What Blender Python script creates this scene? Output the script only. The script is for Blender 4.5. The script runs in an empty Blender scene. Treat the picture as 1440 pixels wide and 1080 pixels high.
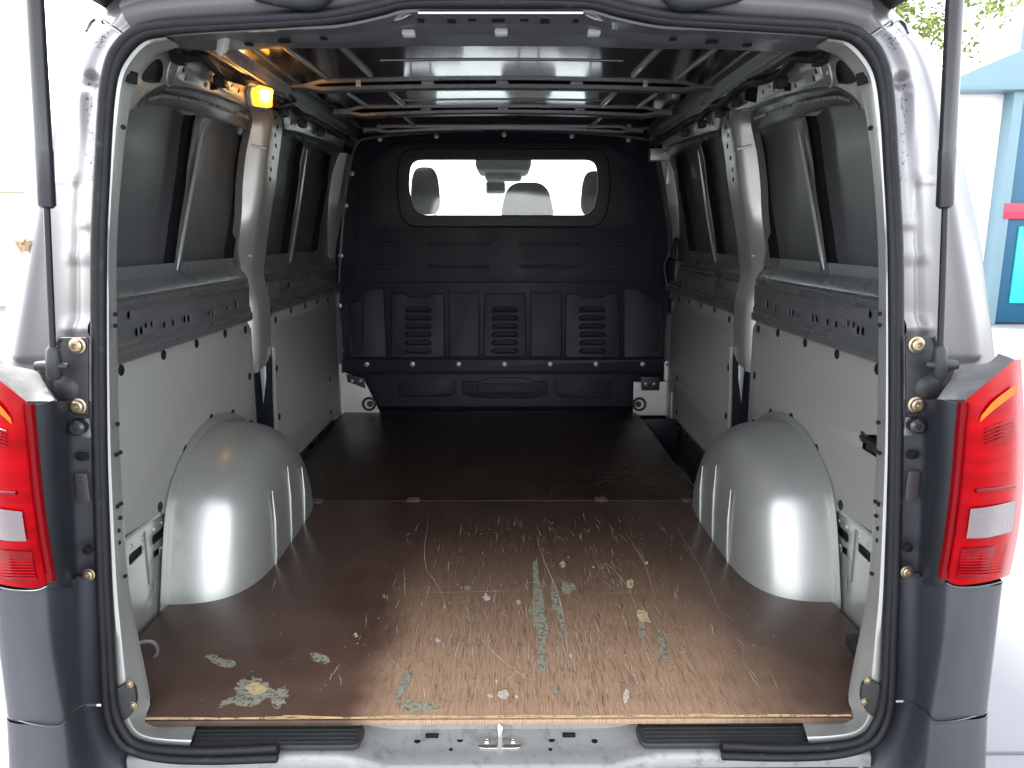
import bpy, bmesh, math, random
from mathutils import Vector, Matrix, noise
random.seed(7)
R = math.radians
scene = bpy.context.scene
COL = scene.collection

# ------------------------------------------------------------------ camera
PIT, YAW, F = R(11.4), R(0.44), 1040.0
CAM = Vector((0.012, -1.21, 0.87))
fw = Vector((math.sin(YAW)*math.cos(PIT), math.cos(YAW)*math.cos(PIT), -math.sin(PIT)))
rt = Vector((math.cos(YAW), -math.sin(YAW), 0)); up = rt.cross(fw)
cd = bpy.data.cameras.new('camera'); cam = bpy.data.objects.new('camera', cd); COL.objects.link(cam)
cd.sensor_width = 36; cd.lens = 26; cd.clip_start = 0.02; cd.clip_end = 500
cam.matrix_world = Matrix((( rt.x, up.x, -fw.x, CAM.x), (rt.y, up.y, -fw.y, CAM.y), (rt.z, up.z, -fw.z, CAM.z), (0, 0, 0, 1)))
scene.camera = cam

# ------------------------------------------------------------------ light
SUN_EL, SUN_AZ = 54, -52         # elevation, azimuth measured from +y towards +x
w = bpy.data.worlds.new('World'); scene.world = w; w.use_nodes = True
nt = w.node_tree; bg = nt.nodes['Background']
sky = nt.nodes.new('ShaderNodeTexSky'); sky.sky_type = 'NISHITA'; sky.sun_disc = False
sky.sun_elevation = R(SUN_EL); sky.sun_rotation = R(SUN_AZ)
sky.air_density = 1.0; sky.dust_density = 1.2; sky.ozone_density = 1.0
hs = nt.nodes.new('ShaderNodeHueSaturation'); hs.inputs['Saturation'].default_value = .25   # thin overcast
nt.links.new(sky.outputs[0], hs.inputs['Color']); nt.links.new(hs.outputs[0], bg.inputs[0]); bg.inputs[1].default_value = 0.15
sl = bpy.data.lights.new('sun', 'SUN'); so = bpy.data.objects.new('sun', sl); COL.objects.link(so)
sl.energy = 1.2; sl.angle = R(14); sl.color = (1.0, 0.96, 0.9)
sd = Vector((math.sin(R(SUN_AZ))*math.cos(R(SUN_EL)), math.cos(R(SUN_AZ))*math.cos(R(SUN_EL)), math.sin(R(SUN_EL))))
so.rotation_euler = sd.to_track_quat('Z', 'Y').to_euler(); so.location = sd*20
vs = scene.view_settings; vs.view_transform = 'Standard'; vs.look = 'None'; vs.exposure = 3.1; vs.gamma = 1
vs.use_curve_mapping = False

# ------------------------------------------------------------------ photograph pixel -> point on a real surface
def ray(u, v): return fw + rt*((u-720)/F) + up*((540-v)/F)
def at(u, v, x=None, y=None, z=None):
    d = ray(u, v)
    t = (x-CAM.x)/d.x if x is not None else (y-CAM.y)/d.y if y is not None else (z-CAM.z)/d.z
    return CAM + d*t
XT = [(-.6,.80),(0,.82),(.3,.823),(.6,.82),(.75,.815),(.9,.805),(1.04,.79),(1.15,.768),(1.2,.75),(1.27,.72),(1.33,.685),(1.42,.62)]
def XW(z):                                                     # half width of the inner side wall at height z
    if z <= XT[0][0]: return XT[0][1]
    for (a, b), (c, d) in zip(XT, XT[1:]):
        if z <= c: return b+(d-b)*(z-a)/(c-a)
    return XT[-1][1]
def wl(u, v, d=0):                                             # pixel -> left wall, d metres inward of it
    z = .7
    for _ in range(12): p = at(u, v, x=-(XW(z)-d)); z = p.z
    return p
def yz(pts, d=0): return [(p.y, p.z) for p in (wl(u, v, d) for u, v in pts)]

# ------------------------------------------------------------------ materials
def mat(name, col, rough=.5, metal=0., spec=.5, coat=0., nscale=0, namt=.1, bump=0., bscale=200, rvar=0., emit=None, estr=0, alpha=1, trans=0, dirt=None, dscale=6, damt=.5, dlow=.55, stretch=None, sss=0):
    m = bpy.data.materials.new(name); m.use_nodes = True; n = m.node_tree.nodes; L = m.node_tree.links
    b = n['Principled BSDF']; b.inputs['Base Color'].default_value = (*col, 1); b.inputs['Roughness'].default_value = rough
    b.inputs['Metallic'].default_value = metal; b.inputs['Specular IOR Level'].default_value = spec
    b.inputs['Coat Weight'].default_value = coat; b.inputs['Coat Roughness'].default_value = .08
    b.inputs['Transmission Weight'].default_value = trans; b.inputs['Alpha'].default_value = alpha
    if sss: b.inputs['Subsurface Weight'].default_value = sss; b.inputs['Subsurface Radius'].default_value = (.02,.005,.005)
    if emit: b.inputs['Emission Color'].default_value = (*emit, 1); b.inputs['Emission Strength'].default_value = estr
    tc = n.new('ShaderNodeTexCoord'); src = tc.outputs['Object']
    if stretch:
        mp = n.new('ShaderNodeMapping'); mp.inputs['Scale'].default_value = stretch; L.new(src, mp.inputs[0]); src = mp.outputs[0]
    colout = None
    if nscale:
        t = n.new('ShaderNodeTexNoise'); t.inputs['Scale'].default_value = nscale; t.inputs['Detail'].default_value = 6; L.new(src, t.inputs['Vector'])
        mx = n.new('ShaderNodeMix'); mx.data_type = 'RGBA'; L.new(t.outputs[0], mx.inputs[0])
        mx.inputs[6].default_value = (*[max(0, c*(1-namt)) for c in col], 1); mx.inputs[7].default_value = (*[min(1, c*(1+namt)) for c in col], 1)
        colout = mx.outputs[2]; L.new(colout, b.inputs['Base Color'])
        if rvar:
            mr = n.new('ShaderNodeMapRange'); L.new(t.outputs[0], mr.inputs[0]); mr.inputs[1].default_value = .3; mr.inputs[2].default_value = .7
            mr.inputs[3].default_value = max(.02, rough-rvar); mr.inputs[4].default_value = min(1, rough+rvar); L.new(mr.outputs[0], b.inputs['Roughness'])
    if dirt:
        t = n.new('ShaderNodeTexNoise'); t.inputs['Scale'].default_value = dscale; t.inputs['Detail'].default_value = 10; t.inputs['Roughness'].default_value = .7; L.new(src, t.inputs['Vector'])
        cr = n.new('ShaderNodeValToRGB'); cr.color_ramp.elements[0].position = dlow; cr.color_ramp.elements[1].position = dlow+.15
        cr.color_ramp.elements[0].color = (0,0,0,1); cr.color_ramp.elements[1].color = (damt,damt,damt,1); L.new(t.outputs[0], cr.inputs[0])
        mx = n.new('ShaderNodeMix'); mx.data_type = 'RGBA'; L.new(cr.outputs[0], mx.inputs[0])
        if colout: L.new(colout, mx.inputs[6])
        else: mx.inputs[6].default_value = (*col, 1)
        mx.inputs[7].default_value = (*dirt, 1); L.new(mx.outputs[2], b.inputs['Base Color'])
    if bump:
        t = n.new('ShaderNodeTexNoise'); t.inputs['Scale'].default_value = bscale; t.inputs['Detail'].default_value = 3; L.new(src, t.inputs['Vector'])
        bp = n.new('ShaderNodeBump'); bp.inputs['Strength'].default_value = bump; bp.inputs['Distance'].default_value = .002
        L.new(t.outputs[0], bp.inputs['Height']); L.new(bp.outputs[0], b.inputs['Normal'])
    return m
M = {}
M['silver'] = mat('silver_paint', (.42,.426,.408), .38, .6, .5, .25, nscale=3, namt=.05, rvar=.06, bump=.04, bscale=30, dirt=(.25,.25,.24), dscale=14, damt=.3, dlow=.58)
M['body'] = mat('body_paint', (.060,.053,.0555), .36, .2, .35, .15, nscale=4, namt=.05, dirt=(.2,.17,.16), dscale=40, damt=.5, dlow=.66)
M['steel'] = mat('inner_steel_paint', (.17,.175,.18), .30, .45, .4, .15, nscale=5, namt=.08, rvar=.07)
M['blank'] = mat('window_blank_paint', (.125,.13,.138), .34, .35, .5, .2, nscale=4, namt=.1, rvar=.06, dirt=(.3,.3,.3), dscale=60, damt=.2, dlow=.68)
M['roof'] = mat('roof_paint', (.07,.07,.078), .10, .4, .6, 1.0, nscale=2, namt=.08, rvar=.05)
M['board'] = mat('grey_hardboard', (.262,.266,.247), .55, 0, .2, 0, nscale=2.5, namt=.06, bump=.03, bscale=400, dirt=(.36,.36,.34), dscale=9, damt=.25, dlow=.6)
M['black'] = mat('black_plastic', (.018,.019,.021), .5, 0, .4, nscale=20, namt=.2, bump=.1, bscale=600)
M['rubber'] = mat('seal_rubber', (.009,.0095,.0115), .55, 0, .25, nscale=30, namt=.3, rvar=.1, dirt=(.1,.1,.1), dscale=50, damt=.35, dlow=.6)
M['bulk'] = mat('bulkhead_black', (.010,.012,.018), .5, 0, .24, nscale=6, namt=.15, bump=.04, bscale=300, rvar=.06)
M['trim'] = mat('dark_grey_trim', (.014,.0155,.020), .42, 0, .35, nscale=5, namt=.12, bump=.12, bscale=900, rvar=.05, dirt=(.12,.12,.12), dscale=25, damt=.25, dlow=.62)
M['trimtop'] = mat('skylit_trim', (.12,.117,.118), .5, 0, .4, nscale=20, namt=.25, dirt=(.24,.23,.22), dscale=30, damt=.5, dlow=.5)  # paler copy of the trim; sky light on the shelf is put into its colour
M['sill'] = mat('scuffed_sill_paint', (.25,.25,.245), .48, .3, .4, .05, nscale=8, namt=.15, dirt=(.10,.095,.085), dscale=35, damt=.55, dlow=.52, bump=.05, bscale=60)
M['bumper'] = mat('bumper_plastic', (.030,.032,.039), .42, 0, .4, nscale=5, namt=.12, bump=.12, bscale=900, rvar=.05, dirt=(.10,.10,.10), dscale=25, damt=.3, dlow=.62)
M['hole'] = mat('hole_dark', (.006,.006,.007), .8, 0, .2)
M['screw'] = mat('dark_screw', (.01,.01,.011), .6, 0, .3)
M['zinc'] = mat('zinc_bolt', (.40,.32,.22), .35, .9, nscale=60, namt=.3, dirt=(.35,.2,.08), dscale=90, damt=.6, dlow=.55)
M['dull_bolt'] = mat('dull_bolt', (.30,.30,.31), .4, .8)
M['moss'] = mat('moss_dirt', (.02,.018,.012), .95)
M['rust'] = mat('rusty_bolt', (.22,.1,.05), .7, .3, nscale=80, namt=.4)
M['white_metal'] = mat('white_primer', (.50,.47,.47), .5, .1, .4, nscale=9, namt=.08, dirt=(.2,.16,.14), dscale=40, damt=.5, dlow=.63)
M['pad'] = mat('step_pad_plastic', (.020,.021,.021), .55, 0, .5, nscale=30, namt=.3, bump=.3, bscale=700, dirt=(.4,.4,.37), dscale=130, damt=.8, dlow=.66)
M['red'] = mat('red_lens', (.25,.0006,.003), .22, 0, .06, .03, nscale=1.4, namt=.75, stretch=(5,5,26))
M['dred'] = mat('deep_red_lens', (.12,.0004,.002), .2, 0, .15, .06)
M['amber'] = mat('amber_lens', (.55,.10,.001), .2, 0, .1, .05)
M['clear'] = mat('clear_lens', (.12,.095,.10), .12, 0, .5, .8, bump=.5, bscale=160)
M['lampglow'] = mat('lit_amber_lens', (.9,.42,.06), .2, 0, .5, .5, emit=(1,.36,.02), estr=.55, bump=.3, bscale=120)
M['bulb'] = mat('bulb', (1,.9,.6), .3, emit=(1,.8,.35), estr=4)
M['chrome'] = mat('bright_steel', (.7,.7,.68), .22, 1, nscale=40, namt=.1)
M['strut'] = mat('strut_black', (.02,.02,.024), .33, .2, .5, .3, nscale=12, namt=.15)
M['rod'] = mat('strut_rod', (.03,.03,.032), .22, .6)
M['fabric'] = mat('seat_fabric', (.028,.031,.032), .9, 0, .2, nscale=80, namt=.3, bump=.5, bscale=900)
M['liner'] = mat('cab_liner', (.42,.43,.42), .8, 0, .3, nscale=20, namt=.1)
M['plygold'] = mat('ply_edge', (.42,.29,.15), .7, 0, .3, nscale=40, namt=.35, stretch=(1,6,6), dirt=(.10,.055,.035), dscale=22, damt=.9, dlow=.52)
M['chip'] = mat('scratch_pale', (.52,.44,.36), .75, 0, .2, nscale=60, namt=.35)
M['chip2'] = mat('scratch_dim', (.17,.125,.10), .6, 0, .3, nscale=60, namt=.35)
M['greenish'] = mat('grey_green_paint', (.28,.27,.20), .7, 0, .3, nscale=60, namt=.35, dirt=(.07,.045,.032), dscale=60, damt=.85, dlow=.54)
M['cream'] = mat('bare_wood', (.50,.40,.21), .8, 0, .2, nscale=90, namt=.3)
def broken(m, scale, lo, hi):
    n = m.node_tree.nodes; L = m.node_tree.links; tc = n.new('ShaderNodeTexCoord'); t = n.new('ShaderNodeTexNoise'); t.inputs['Scale'].default_value = scale; t.inputs['Detail'].default_value = 8; t.inputs['Roughness'].default_value = .75
    r = n.new('ShaderNodeMapRange'); r.inputs[1].default_value = lo; r.inputs[2].default_value = hi; L.new(tc.outputs['Object'], t.inputs['Vector']); L.new(t.outputs[0], r.inputs[0]); L.new(r.outputs[0], n['Principled BSDF'].inputs['Alpha'])
broken(M['greenish'], 90, .41, .49); broken(M['chip'], 160, .36, .46); broken(M['chip2'], 120, .42, .52); broken(M['cream'], 90, .38, .48); broken(M['plygold'], 45, .38, .48)
M['plastic_clear'] = mat('milky_plastic', (.75,.75,.72), .25, 0, .5, trans=.4, bump=.4, bscale=80)
g = bpy.data.materials.new('dusty_glass'); g.use_nodes = True; n = g.node_tree.nodes; L = g.node_tree.links; n.remove(n['Principled BSDF'])
tr = n.new('ShaderNodeBsdfTransparent'); tr.inputs[0].default_value = (.92,.96,.95,1); gl = n.new('ShaderNodeBsdfGlossy'); gl.inputs['Roughness'].default_value = .05
df = n.new('ShaderNodeBsdfTranslucent'); df.inputs[0].default_value = (.8,.85,.82,1)
m1 = n.new('ShaderNodeMixShader'); m1.inputs[0].default_value = .06; m2 = n.new('ShaderNodeMixShader')
tx = n.new('ShaderNodeTexNoise'); tx.inputs['Scale'].default_value = 9; tx.inputs['Detail'].default_value = 8; mr = n.new('ShaderNodeMapRange')
mr.inputs[1].default_value = .35; mr.inputs[2].default_value = .75; mr.inputs[3].default_value = .02; mr.inputs[4].default_value = .10
L.new(tx.outputs[0], mr.inputs[0]); L.new(mr.outputs[0], m2.inputs[0]); L.new(tr.outputs[0], m1.inputs[1]); L.new(gl.outputs[0], m1.inputs[2])
L.new(m1.outputs[0], m2.inputs[1]); L.new(df.outputs[0], m2.inputs[2]); L.new(m2.outputs[0], n['Material Output'].inputs[0]); M['glass'] = g

def ply_material(dark=1.0):
    m = bpy.data.materials.new('brown_phenolic_ply'); m.use_nodes = True; n = m.node_tree.nodes; L = m.node_tree.links; b = n['Principled BSDF']
    tc = n.new('ShaderNodeTexCoord')
    def N(t): return n.new(t)
    def noise(scale, sc=(1,1,1), det=6, ro=.6):
        mp = N('ShaderNodeMapping'); mp.inputs['Scale'].default_value = sc; L.new(tc.outputs['Object'], mp.inputs[0])
        t = N('ShaderNodeTexNoise'); t.inputs['Scale'].default_value = scale; t.inputs['Detail'].default_value = det; t.inputs['Roughness'].default_value = ro
        L.new(mp.outputs[0], t.inputs['Vector']); return t.outputs[0]
    def mr(s, a, b_, c=0, d=1, smooth=True):
        r = N('ShaderNodeMapRange'); r.interpolation_type = 'SMOOTHSTEP' if smooth else 'LINEAR'
        L.new(s, r.inputs[0]); r.inputs[1].default_value = a; r.inputs[2].default_value = b_; r.inputs[3].default_value = c; r.inputs[4].default_value = d; return r.outputs[0]
    def math_(op, a, c):
        q = N('ShaderNodeMath'); q.operation = op
        for i, s in enumerate((a, c)):
            if isinstance(s, (int, float)): q.inputs[i].default_value = s
            else: L.new(s, q.inputs[i])
        return q.outputs[0]
    def mix(f, a, c):
        q = N('ShaderNodeMix'); q.data_type = 'RGBA'
        if isinstance(f, (int, float)): q.inputs[0].default_value = f
        else: L.new(f, q.inputs[0])
        for i, s in ((6, a), (7, c)):
            if isinstance(s, tuple): q.inputs[i].default_value = (*s, 1)
            else: L.new(s, q.inputs[i])
        return q.outputs[2]
    sp = N('ShaderNodeSeparateXYZ'); L.new(tc.outputs['Object'], sp.inputs[0]); X, Y = sp.outputs[0], sp.outputs[1]
    n1 = noise(5); n2 = noise(9, (6,.5,1)); n3 = noise(60, (5,.35,1), 4); n4 = noise(330, (1,1,1), 2)
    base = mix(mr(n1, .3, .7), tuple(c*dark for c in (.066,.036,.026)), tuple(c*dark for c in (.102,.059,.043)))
    # worn lane where loads are dragged in: right of centre, along y
    lane = math_('MULTIPLY', mr(math_('ADD', X, math_('MULTIPLY', n1, .12)), -.24, -.12), mr(math_('ADD', X, math_('MULTIPLY', n1, -.2)), .55, .26))
    lane = math_('MULTIPLY', lane, mr(math_('ADD', Y, math_('MULTIPLY', n1, .3)), 1.12, .22))
    wear = math_('MULTIPLY', lane, mr(math_('ADD', math_('MULTIPLY', n3, .6), math_('MULTIPLY', n2, .4)), .30, .60, .35, 1))
    c = mix(wear, base, (.34,.21,.125))
    side = math_('MULTIPLY', mr(n2, .5, .72), .35)
    c = mix(side, c, (.10,.065,.048))
    # fine wire-mesh print of the anti-slip face
    wv = N('ShaderNodeTexWave'); wv.inputs['Scale'].default_value = 55; wv.inputs['Distortion'].default_value = .6; L.new(tc.outputs['Object'], wv.inputs[0]); wv.bands_direction = 'X'
    wu = N('ShaderNodeTexWave'); wu.inputs['Scale'].default_value = 55; wu.inputs['Distortion'].default_value = .6; L.new(tc.outputs['Object'], wu.inputs[0]); wu.bands_direction = 'Y'
    grid = math_('MULTIPLY', wv.outputs[1], wu.outputs[1])
    c = mix(math_('MULTIPLY', grid, math_('MULTIPLY', wear, .5)), c, (.46,.32,.22))
    sp_ = mr(n4, .66, .74); c = mix(math_('MULTIPLY', sp_, math_('MULTIPLY', lane, .6)), c, (.30,.22,.16))
    L.new(c, b.inputs['Base Color'])
    ro = mr(math_('ADD', n1, math_('MULTIPLY', wear, .5)), .3, 1.0, .30, .52); L.new(ro, b.inputs['Roughness'])
    bp = N('ShaderNodeBump'); bp.inputs['Strength'].default_value = .25; bp.inputs['Distance'].default_value = .001
    L.new(math_('ADD', grid, math_('MULTIPLY', n3, .8)), bp.inputs['Height']); L.new(bp.outputs[0], b.inputs['Normal'])
    return m
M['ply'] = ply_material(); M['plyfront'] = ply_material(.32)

# ------------------------------------------------------------------ mesh helpers (each returns a Mesh)
def mesh(verts, faces):
    me = bpy.data.meshes.new('m'); me.from_pydata([tuple(v) for v in verts], [], faces); me.update(); return me
def bmesh_out(bm, norm=True):
    if norm: bmesh.ops.recalc_face_normals(bm, faces=bm.faces)
    me = bpy.data.meshes.new('m'); bm.to_mesh(me); bm.free(); return me
def join(*ms):
    bm = bmesh.new()
    for m in ms: bm.from_mesh(m)
    return bmesh_out(bm, False)
def catmull(rows, k):
    out = []
    for i in range(len(rows)-1):
        p0, p1, p2, p3 = rows[max(i-1,0)], rows[i], rows[i+1], rows[min(i+2,len(rows)-1)]
        for s in range(k):
            t = s/k; out.append(p1*1 + (p2-p0)*(.5*t) + (p0*2-p1*5+p2*4-p3)*(.5*t*t) + (p1*3-p0-p2*3+p3)*(.5*t*t*t))
    out.append(rows[-1]); return out
def smooth_path(p, k=6): return catmull([Vector(a) for a in p], k)
def sheet(rows, ku=1, kv=1, thick=0):                          # grid of points -> surface (subdivided with splines)
    rows = [[Vector(p) for p in r] for r in rows]
    if ku > 1: rows = [catmull(r, ku) for r in rows]
    if kv > 1:
        cols = [catmull([r[i] for r in rows], kv) for i in range(len(rows[0]))]; rows = [list(t) for t in zip(*cols)]
    nr, nc = len(rows), len(rows[0]); vs_ = [p for r in rows for p in r]
    fs = [(i*nc+j, i*nc+j+1, (i+1)*nc+j+1, (i+1)*nc+j) for i in range(nr-1) for j in range(nc-1)]
    me = mesh(vs_, fs)
    if thick:
        bm = bmesh.new(); bm.from_mesh(me); bmesh.ops.recalc_face_normals(bm, faces=bm.faces)
        bmesh.ops.solidify(bm, geom=bm.faces[:], thickness=thick); me = bmesh_out(bm)
    return me
def tube(path, r, seg=10, cyclic=False, flat=None):
    path = [Vector(p) for p in path]; n_ = len(path); vs_, fs = [], []
    rr = r if isinstance(r, (list, tuple)) else [r]*n_
    prev = None
    for i, p in enumerate(path):
        a = path[(i-1) % n_] if (cyclic or i > 0) else p; b = path[(i+1) % n_] if (cyclic or i < n_-1) else p
        t = (b-a).normalized()
        if prev is None: nrm = t.orthogonal().normalized()
        else: nrm = (prev - t*prev.dot(t)).normalized()
        prev = nrm; bi = t.cross(nrm)
        for k in range(seg):
            q = 2*math.pi*k/seg; vs_.append(p + nrm*(math.cos(q)*rr[i]) + bi*(math.sin(q)*rr[i]))
    for i in range(n_ if cyclic else n_-1):
        for k in range(seg):
            i2 = (i+1) % n_; fs.append((i*seg+k, i*seg+(k+1)%seg, i2*seg+(k+1)%seg, i2*seg+k))
    if not cyclic: fs.append(tuple(range(seg))[::-1]); fs.append(tuple((n_-1)*seg+k for k in range(seg)))
    return mesh(vs_, fs)
def boxm(a, b, bev=.002, seg=2):
    bm = bmesh.new(); a, b = Vector(a), Vector(b); bmesh.ops.create_cube(bm, size=1)
    for v in bm.verts: v.co = Vector([(a[i]+b[i])/2 + v.co[i]*abs(b[i]-a[i]) for i in range(3)])
    if bev: bmesh.ops.bevel(bm, geom=bm.edges[:], offset=bev, segments=seg, profile=.5, affect='EDGES')
    return bmesh_out(bm)
def lathe(prof, c, axis, seg=16):                              # prof: (radius, height) along axis
    ax = Vector(axis).normalized(); e1 = ax.orthogonal().normalized(); e2 = ax.cross(e1); c = Vector(c); vs_, fs = [], []
    for r, h in prof:
        for k in range(seg):
            q = 2*math.pi*k/seg; vs_.append(c + ax*h + e1*(math.cos(q)*r) + e2*(math.sin(q)*r))
    for i in range(len(prof)-1):
        for k in range(seg): fs.append((i*seg+k, i*seg+(k+1)%seg, (i+1)*seg+(k+1)%seg, (i+1)*seg+k))
    fs.append(tuple(range(seg))[::-1]); fs.append(tuple((len(prof)-1)*seg+k for k in range(seg)))
    return mesh(vs_, fs)
def bolt(c, axis, r=.009, h=.006):                             # button head with a recessed socket
    return lathe([(r*1.25,0),(r*1.25,h*.2),(r,h*.3),(r*.92,h*.8),(r*.7,h),(r*.42,h),(r*.38,h*.35),(0.0003,h*.35)], c, axis, 14)
def rnd(pts, r, seg=4):                                        # round the corners of a 2-D polygon
    out = []; n_ = len(pts)
    for i in range(n_):
        p = Vector(pts[i]); a = Vector(pts[i-1])-p; b = Vector(pts[(i+1)%n_])-p
        rr = min(r if not isinstance(r, (list, tuple)) else r[i], a.length*.45, b.length*.45)
        if rr < 1e-5: out.append(tuple(p)); continue
        s, e = p+a.normalized()*rr, p+b.normalized()*rr
        for k in range(seg+1):
            t = k/seg; q = s*(1-t)**2 + p*(2*t*(1-t)) + e*t*t; out.append(tuple(q))
    return out
def circ(c, r, seg=10, sx=1, sy=1): return [(c[0]+r*sx*math.cos(2*math.pi*k/seg), c[1]+r*sy*math.sin(2*math.pi*k/seg)) for k in range(seg)]
def plate(outer, holes=(), thick=.003, bev=.001, mapf=None, cuts=(), bres=1):
    cu = bpy.data.curves.new('c', 'CURVE'); cu.dimensions = '2D'; cu.fill_mode = 'BOTH'; cu.extrude = max(0, thick/2-bev); cu.bevel_depth = bev; cu.bevel_resolution = bres; cu.offset = -bev
    for pl in [outer, *holes]:
        s = cu.splines.new('POLY'); s.points.add(len(pl)-1); s.use_cyclic_u = True
        for p, q in zip(s.points, pl): p.co = (q[0], q[1], 0, 1)
    ob = bpy.data.objects.new('c', cu); me = bpy.data.meshes.new_from_object(ob); bpy.data.objects.remove(ob); bpy.data.curves.remove(cu)
    bm = bmesh.new(); bm.from_mesh(me); bpy.data.meshes.remove(me); bmesh.ops.remove_doubles(bm, verts=bm.verts, dist=1e-5)
    for ax, val in cuts:
        no = (1,0,0) if ax == 0 else (0,1,0); co = (val,0,0) if ax == 0 else (0,val,0)
        bmesh.ops.bisect_plane(bm, geom=bm.verts[:]+bm.edges[:]+bm.faces[:], plane_co=co, plane_no=no, dist=1e-6)
    if mapf:
        for v in bm.verts: v.co = mapf(v.co.x, v.co.y, v.co.z)
    return bmesh_out(bm)
ZC = [(1, .05*k) for k in range(-6, 29)]
def wallplate(outer, holes=(), d=0, thick=.003, bev=.001):
    return plate(outer, holes, thick, bev, lambda a, b, c: Vector((-(XW(b)-d)+c, a, b)), ZC)
def mirror(me):
    m = me.copy(); m.transform(Matrix.Scale(-1, 4, (1,0,0))); m.flip_normals(); return m
def part(name, me, m, parent, label=None, smooth=38, kind=None):
    ob = bpy.data.objects.new(name, me); me.name = name; me.materials.clear(); me.materials.append(M[m] if isinstance(m, str) else m); COL.objects.link(ob)
    if smooth:
        for p in me.polygons: p.use_smooth = True
        try: me.set_sharp_from_angle(angle=R(smooth))
        except Exception: pass
    if parent:
        ob.parent = parent
        if parent.type == 'EMPTY': ob.matrix_parent_inverse = Matrix.Translation(-parent.location)
    if label: ob['label'] = label
    if kind: ob['kind'] = kind
    return ob
def thing(name, label, cat, loc, group=None):
    o = bpy.data.objects.new(name, None); COL.objects.link(o); o.location = loc; o['label'] = label; o['category'] = cat; o.empty_display_size = .1
    if group: o['group'] = group
    return o
def both(name, me, m, pl, pr, **k):                            # the left part and its mirror image
    a = part(name, me, m, pl, **k); b = part(name, mirror(me), m, pr, **k); return a, b

# ================================================================== the setting: ground
GZ = -.57
gm = mat('pale_concrete', (.21,.21,.217), .85, 0, .3, nscale=3, namt=.06, bump=.5, bscale=300, dirt=(.12,.12,.13), dscale=160, damt=.5, dlow=.56)
gr = part('ground', mesh([(-150,-150,GZ),(150,-150,GZ),(150,200,GZ),(-150,200,GZ)], [(0,1,2,3)]), gm, None, smooth=0); gr['kind'] = 'structure'
M['joint'] = mat('joint_tar', (.10,.10,.105), .9)
for a in ((.95,.62,4,.63),(-6,.16,-.9,.17),(-6,3.2,6,3.212)):
    part('expansion_joint', boxm((a[0],a[1],GZ-.01), (a[2],a[3],GZ+.003), 0), 'joint', gr, smooth=0)

# ================================================================== the van
van = thing('cargo_van', 'silver grey panel van with tailgate open, seen into its empty load bay', 'van', (0, 1.4, GZ))

# ---- outer skins that close the load bay (inner faces show inside the window recesses)
skin_rows = [[(-(XW(z)+.06), y, z) for z in [-.35,-.1,.1,.3,.5,.6,.7,.8,.9,1.0,1.08,1.15,1.22,1.28,1.33,1.37,1.40]] for y in (.40,.6,.8,1.2,1.6,2.0,2.5,3.0)]
both('side_skin', sheet(skin_rows, thick=.004), 'blank', van, van)
def roofz(x): return 1.340 + .016*(1-(x/.72)**2)
xs = [-.74+.074*k for k in range(21)]
roof = part('roof_panel', sheet([[(x, y, roofz(x)) for x in xs] for y in (.02,.5,1.0,1.33,1.6,1.9,2.2,2.6)], thick=.004), 'roof', van)
part('roof_skin', sheet([[(x, y, roofz(x)+.06-.05*max(0,abs(x)-.6)) for x in [-.80+.08*k for k in range(21)]] for y in (-.0,.5,1.2,2,2.6,3.1)], thick=.004), 'body', van)
part('underbody', boxm((-.80,.0,-.32), (.80,3.2,-.30), 0), 'black', van, smooth=0)

# ---- side walls
Wt = dict(d=0)
# cant rail: perforated plate above the rear window blank
bot = [(193,150),(203,137),(226,122.5),(251,123),(279,128),(320,139),(353,152),(366,153),(376,158)]
top = [(402,132),(370,118),(335,102),(300,86),(270,73),(250,64)]
cant_holes = [circ(yz([(x_, y_)])[0], r_, 8) for x_, y_, r_ in ((235,93.5,.007),(254,98,.007),(257,109,.0075),(284,119,.006),(316,124,.006),(322,120,.005),(332,128,.006),(344,131,.005))]
cant_holes.append(rnd(yz([(290,115),(302,114),(303,126),(291,127)]), .006))
cant_holes.append(rnd(yz([(191,112),(204,92),(217,81),(226,88),(226,105),(221,116),(205,117)]), .02))
me = wallplate([(.30,1.09)]+yz(bot)+yz(top)+[(.30,1.265)], cant_holes, .006, .003, .001)
cantL, cantR = both('cant_rail', me, 'silver', van, van)
# oval stamped pocket on the cant rail
ov = circ(yz([(244,96)], .01)[0], 1, 20, .022, .036)
both('stamped_pocket', join(tube([Vector((-(XW(z)-.010), y, z)) for y, z in ov], .0028, 6, True), wallplate(circ(yz([(244,84)], .01)[0], .009, 4), (), .010, .002, .0005)), 'silver', cantL, cantR)
# rolled lip along the lower edge of the cant rail
lip = [wl(u, v, .006) for u, v in bot]
both('rolled_lip', tube(smooth_path(lip, 4), .0045, 6), 'steel', cantL, cantR)
# front cant rail
fb = [(398,183),(420,188),(450,197),(482,208)]; ft = [(486,176),(455,160),(425,146),(402,133),(394,150)]
holes = [circ(yz([(x_, y_)])[0], .009, 8) for x_, y_ in ((408,172),(425,176),(446,182),(462,188))]
fcL, fcR = both('cant_rail', wallplate(yz(fb)+yz(ft), holes, .004, .003, .001), 'silver', van, van)
both('rolled_lip', tube([wl(u, v, .006) for u, v in fb], .005, 6), 'steel', fcL, fcR)
M['steel2'] = M['steel']

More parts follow.
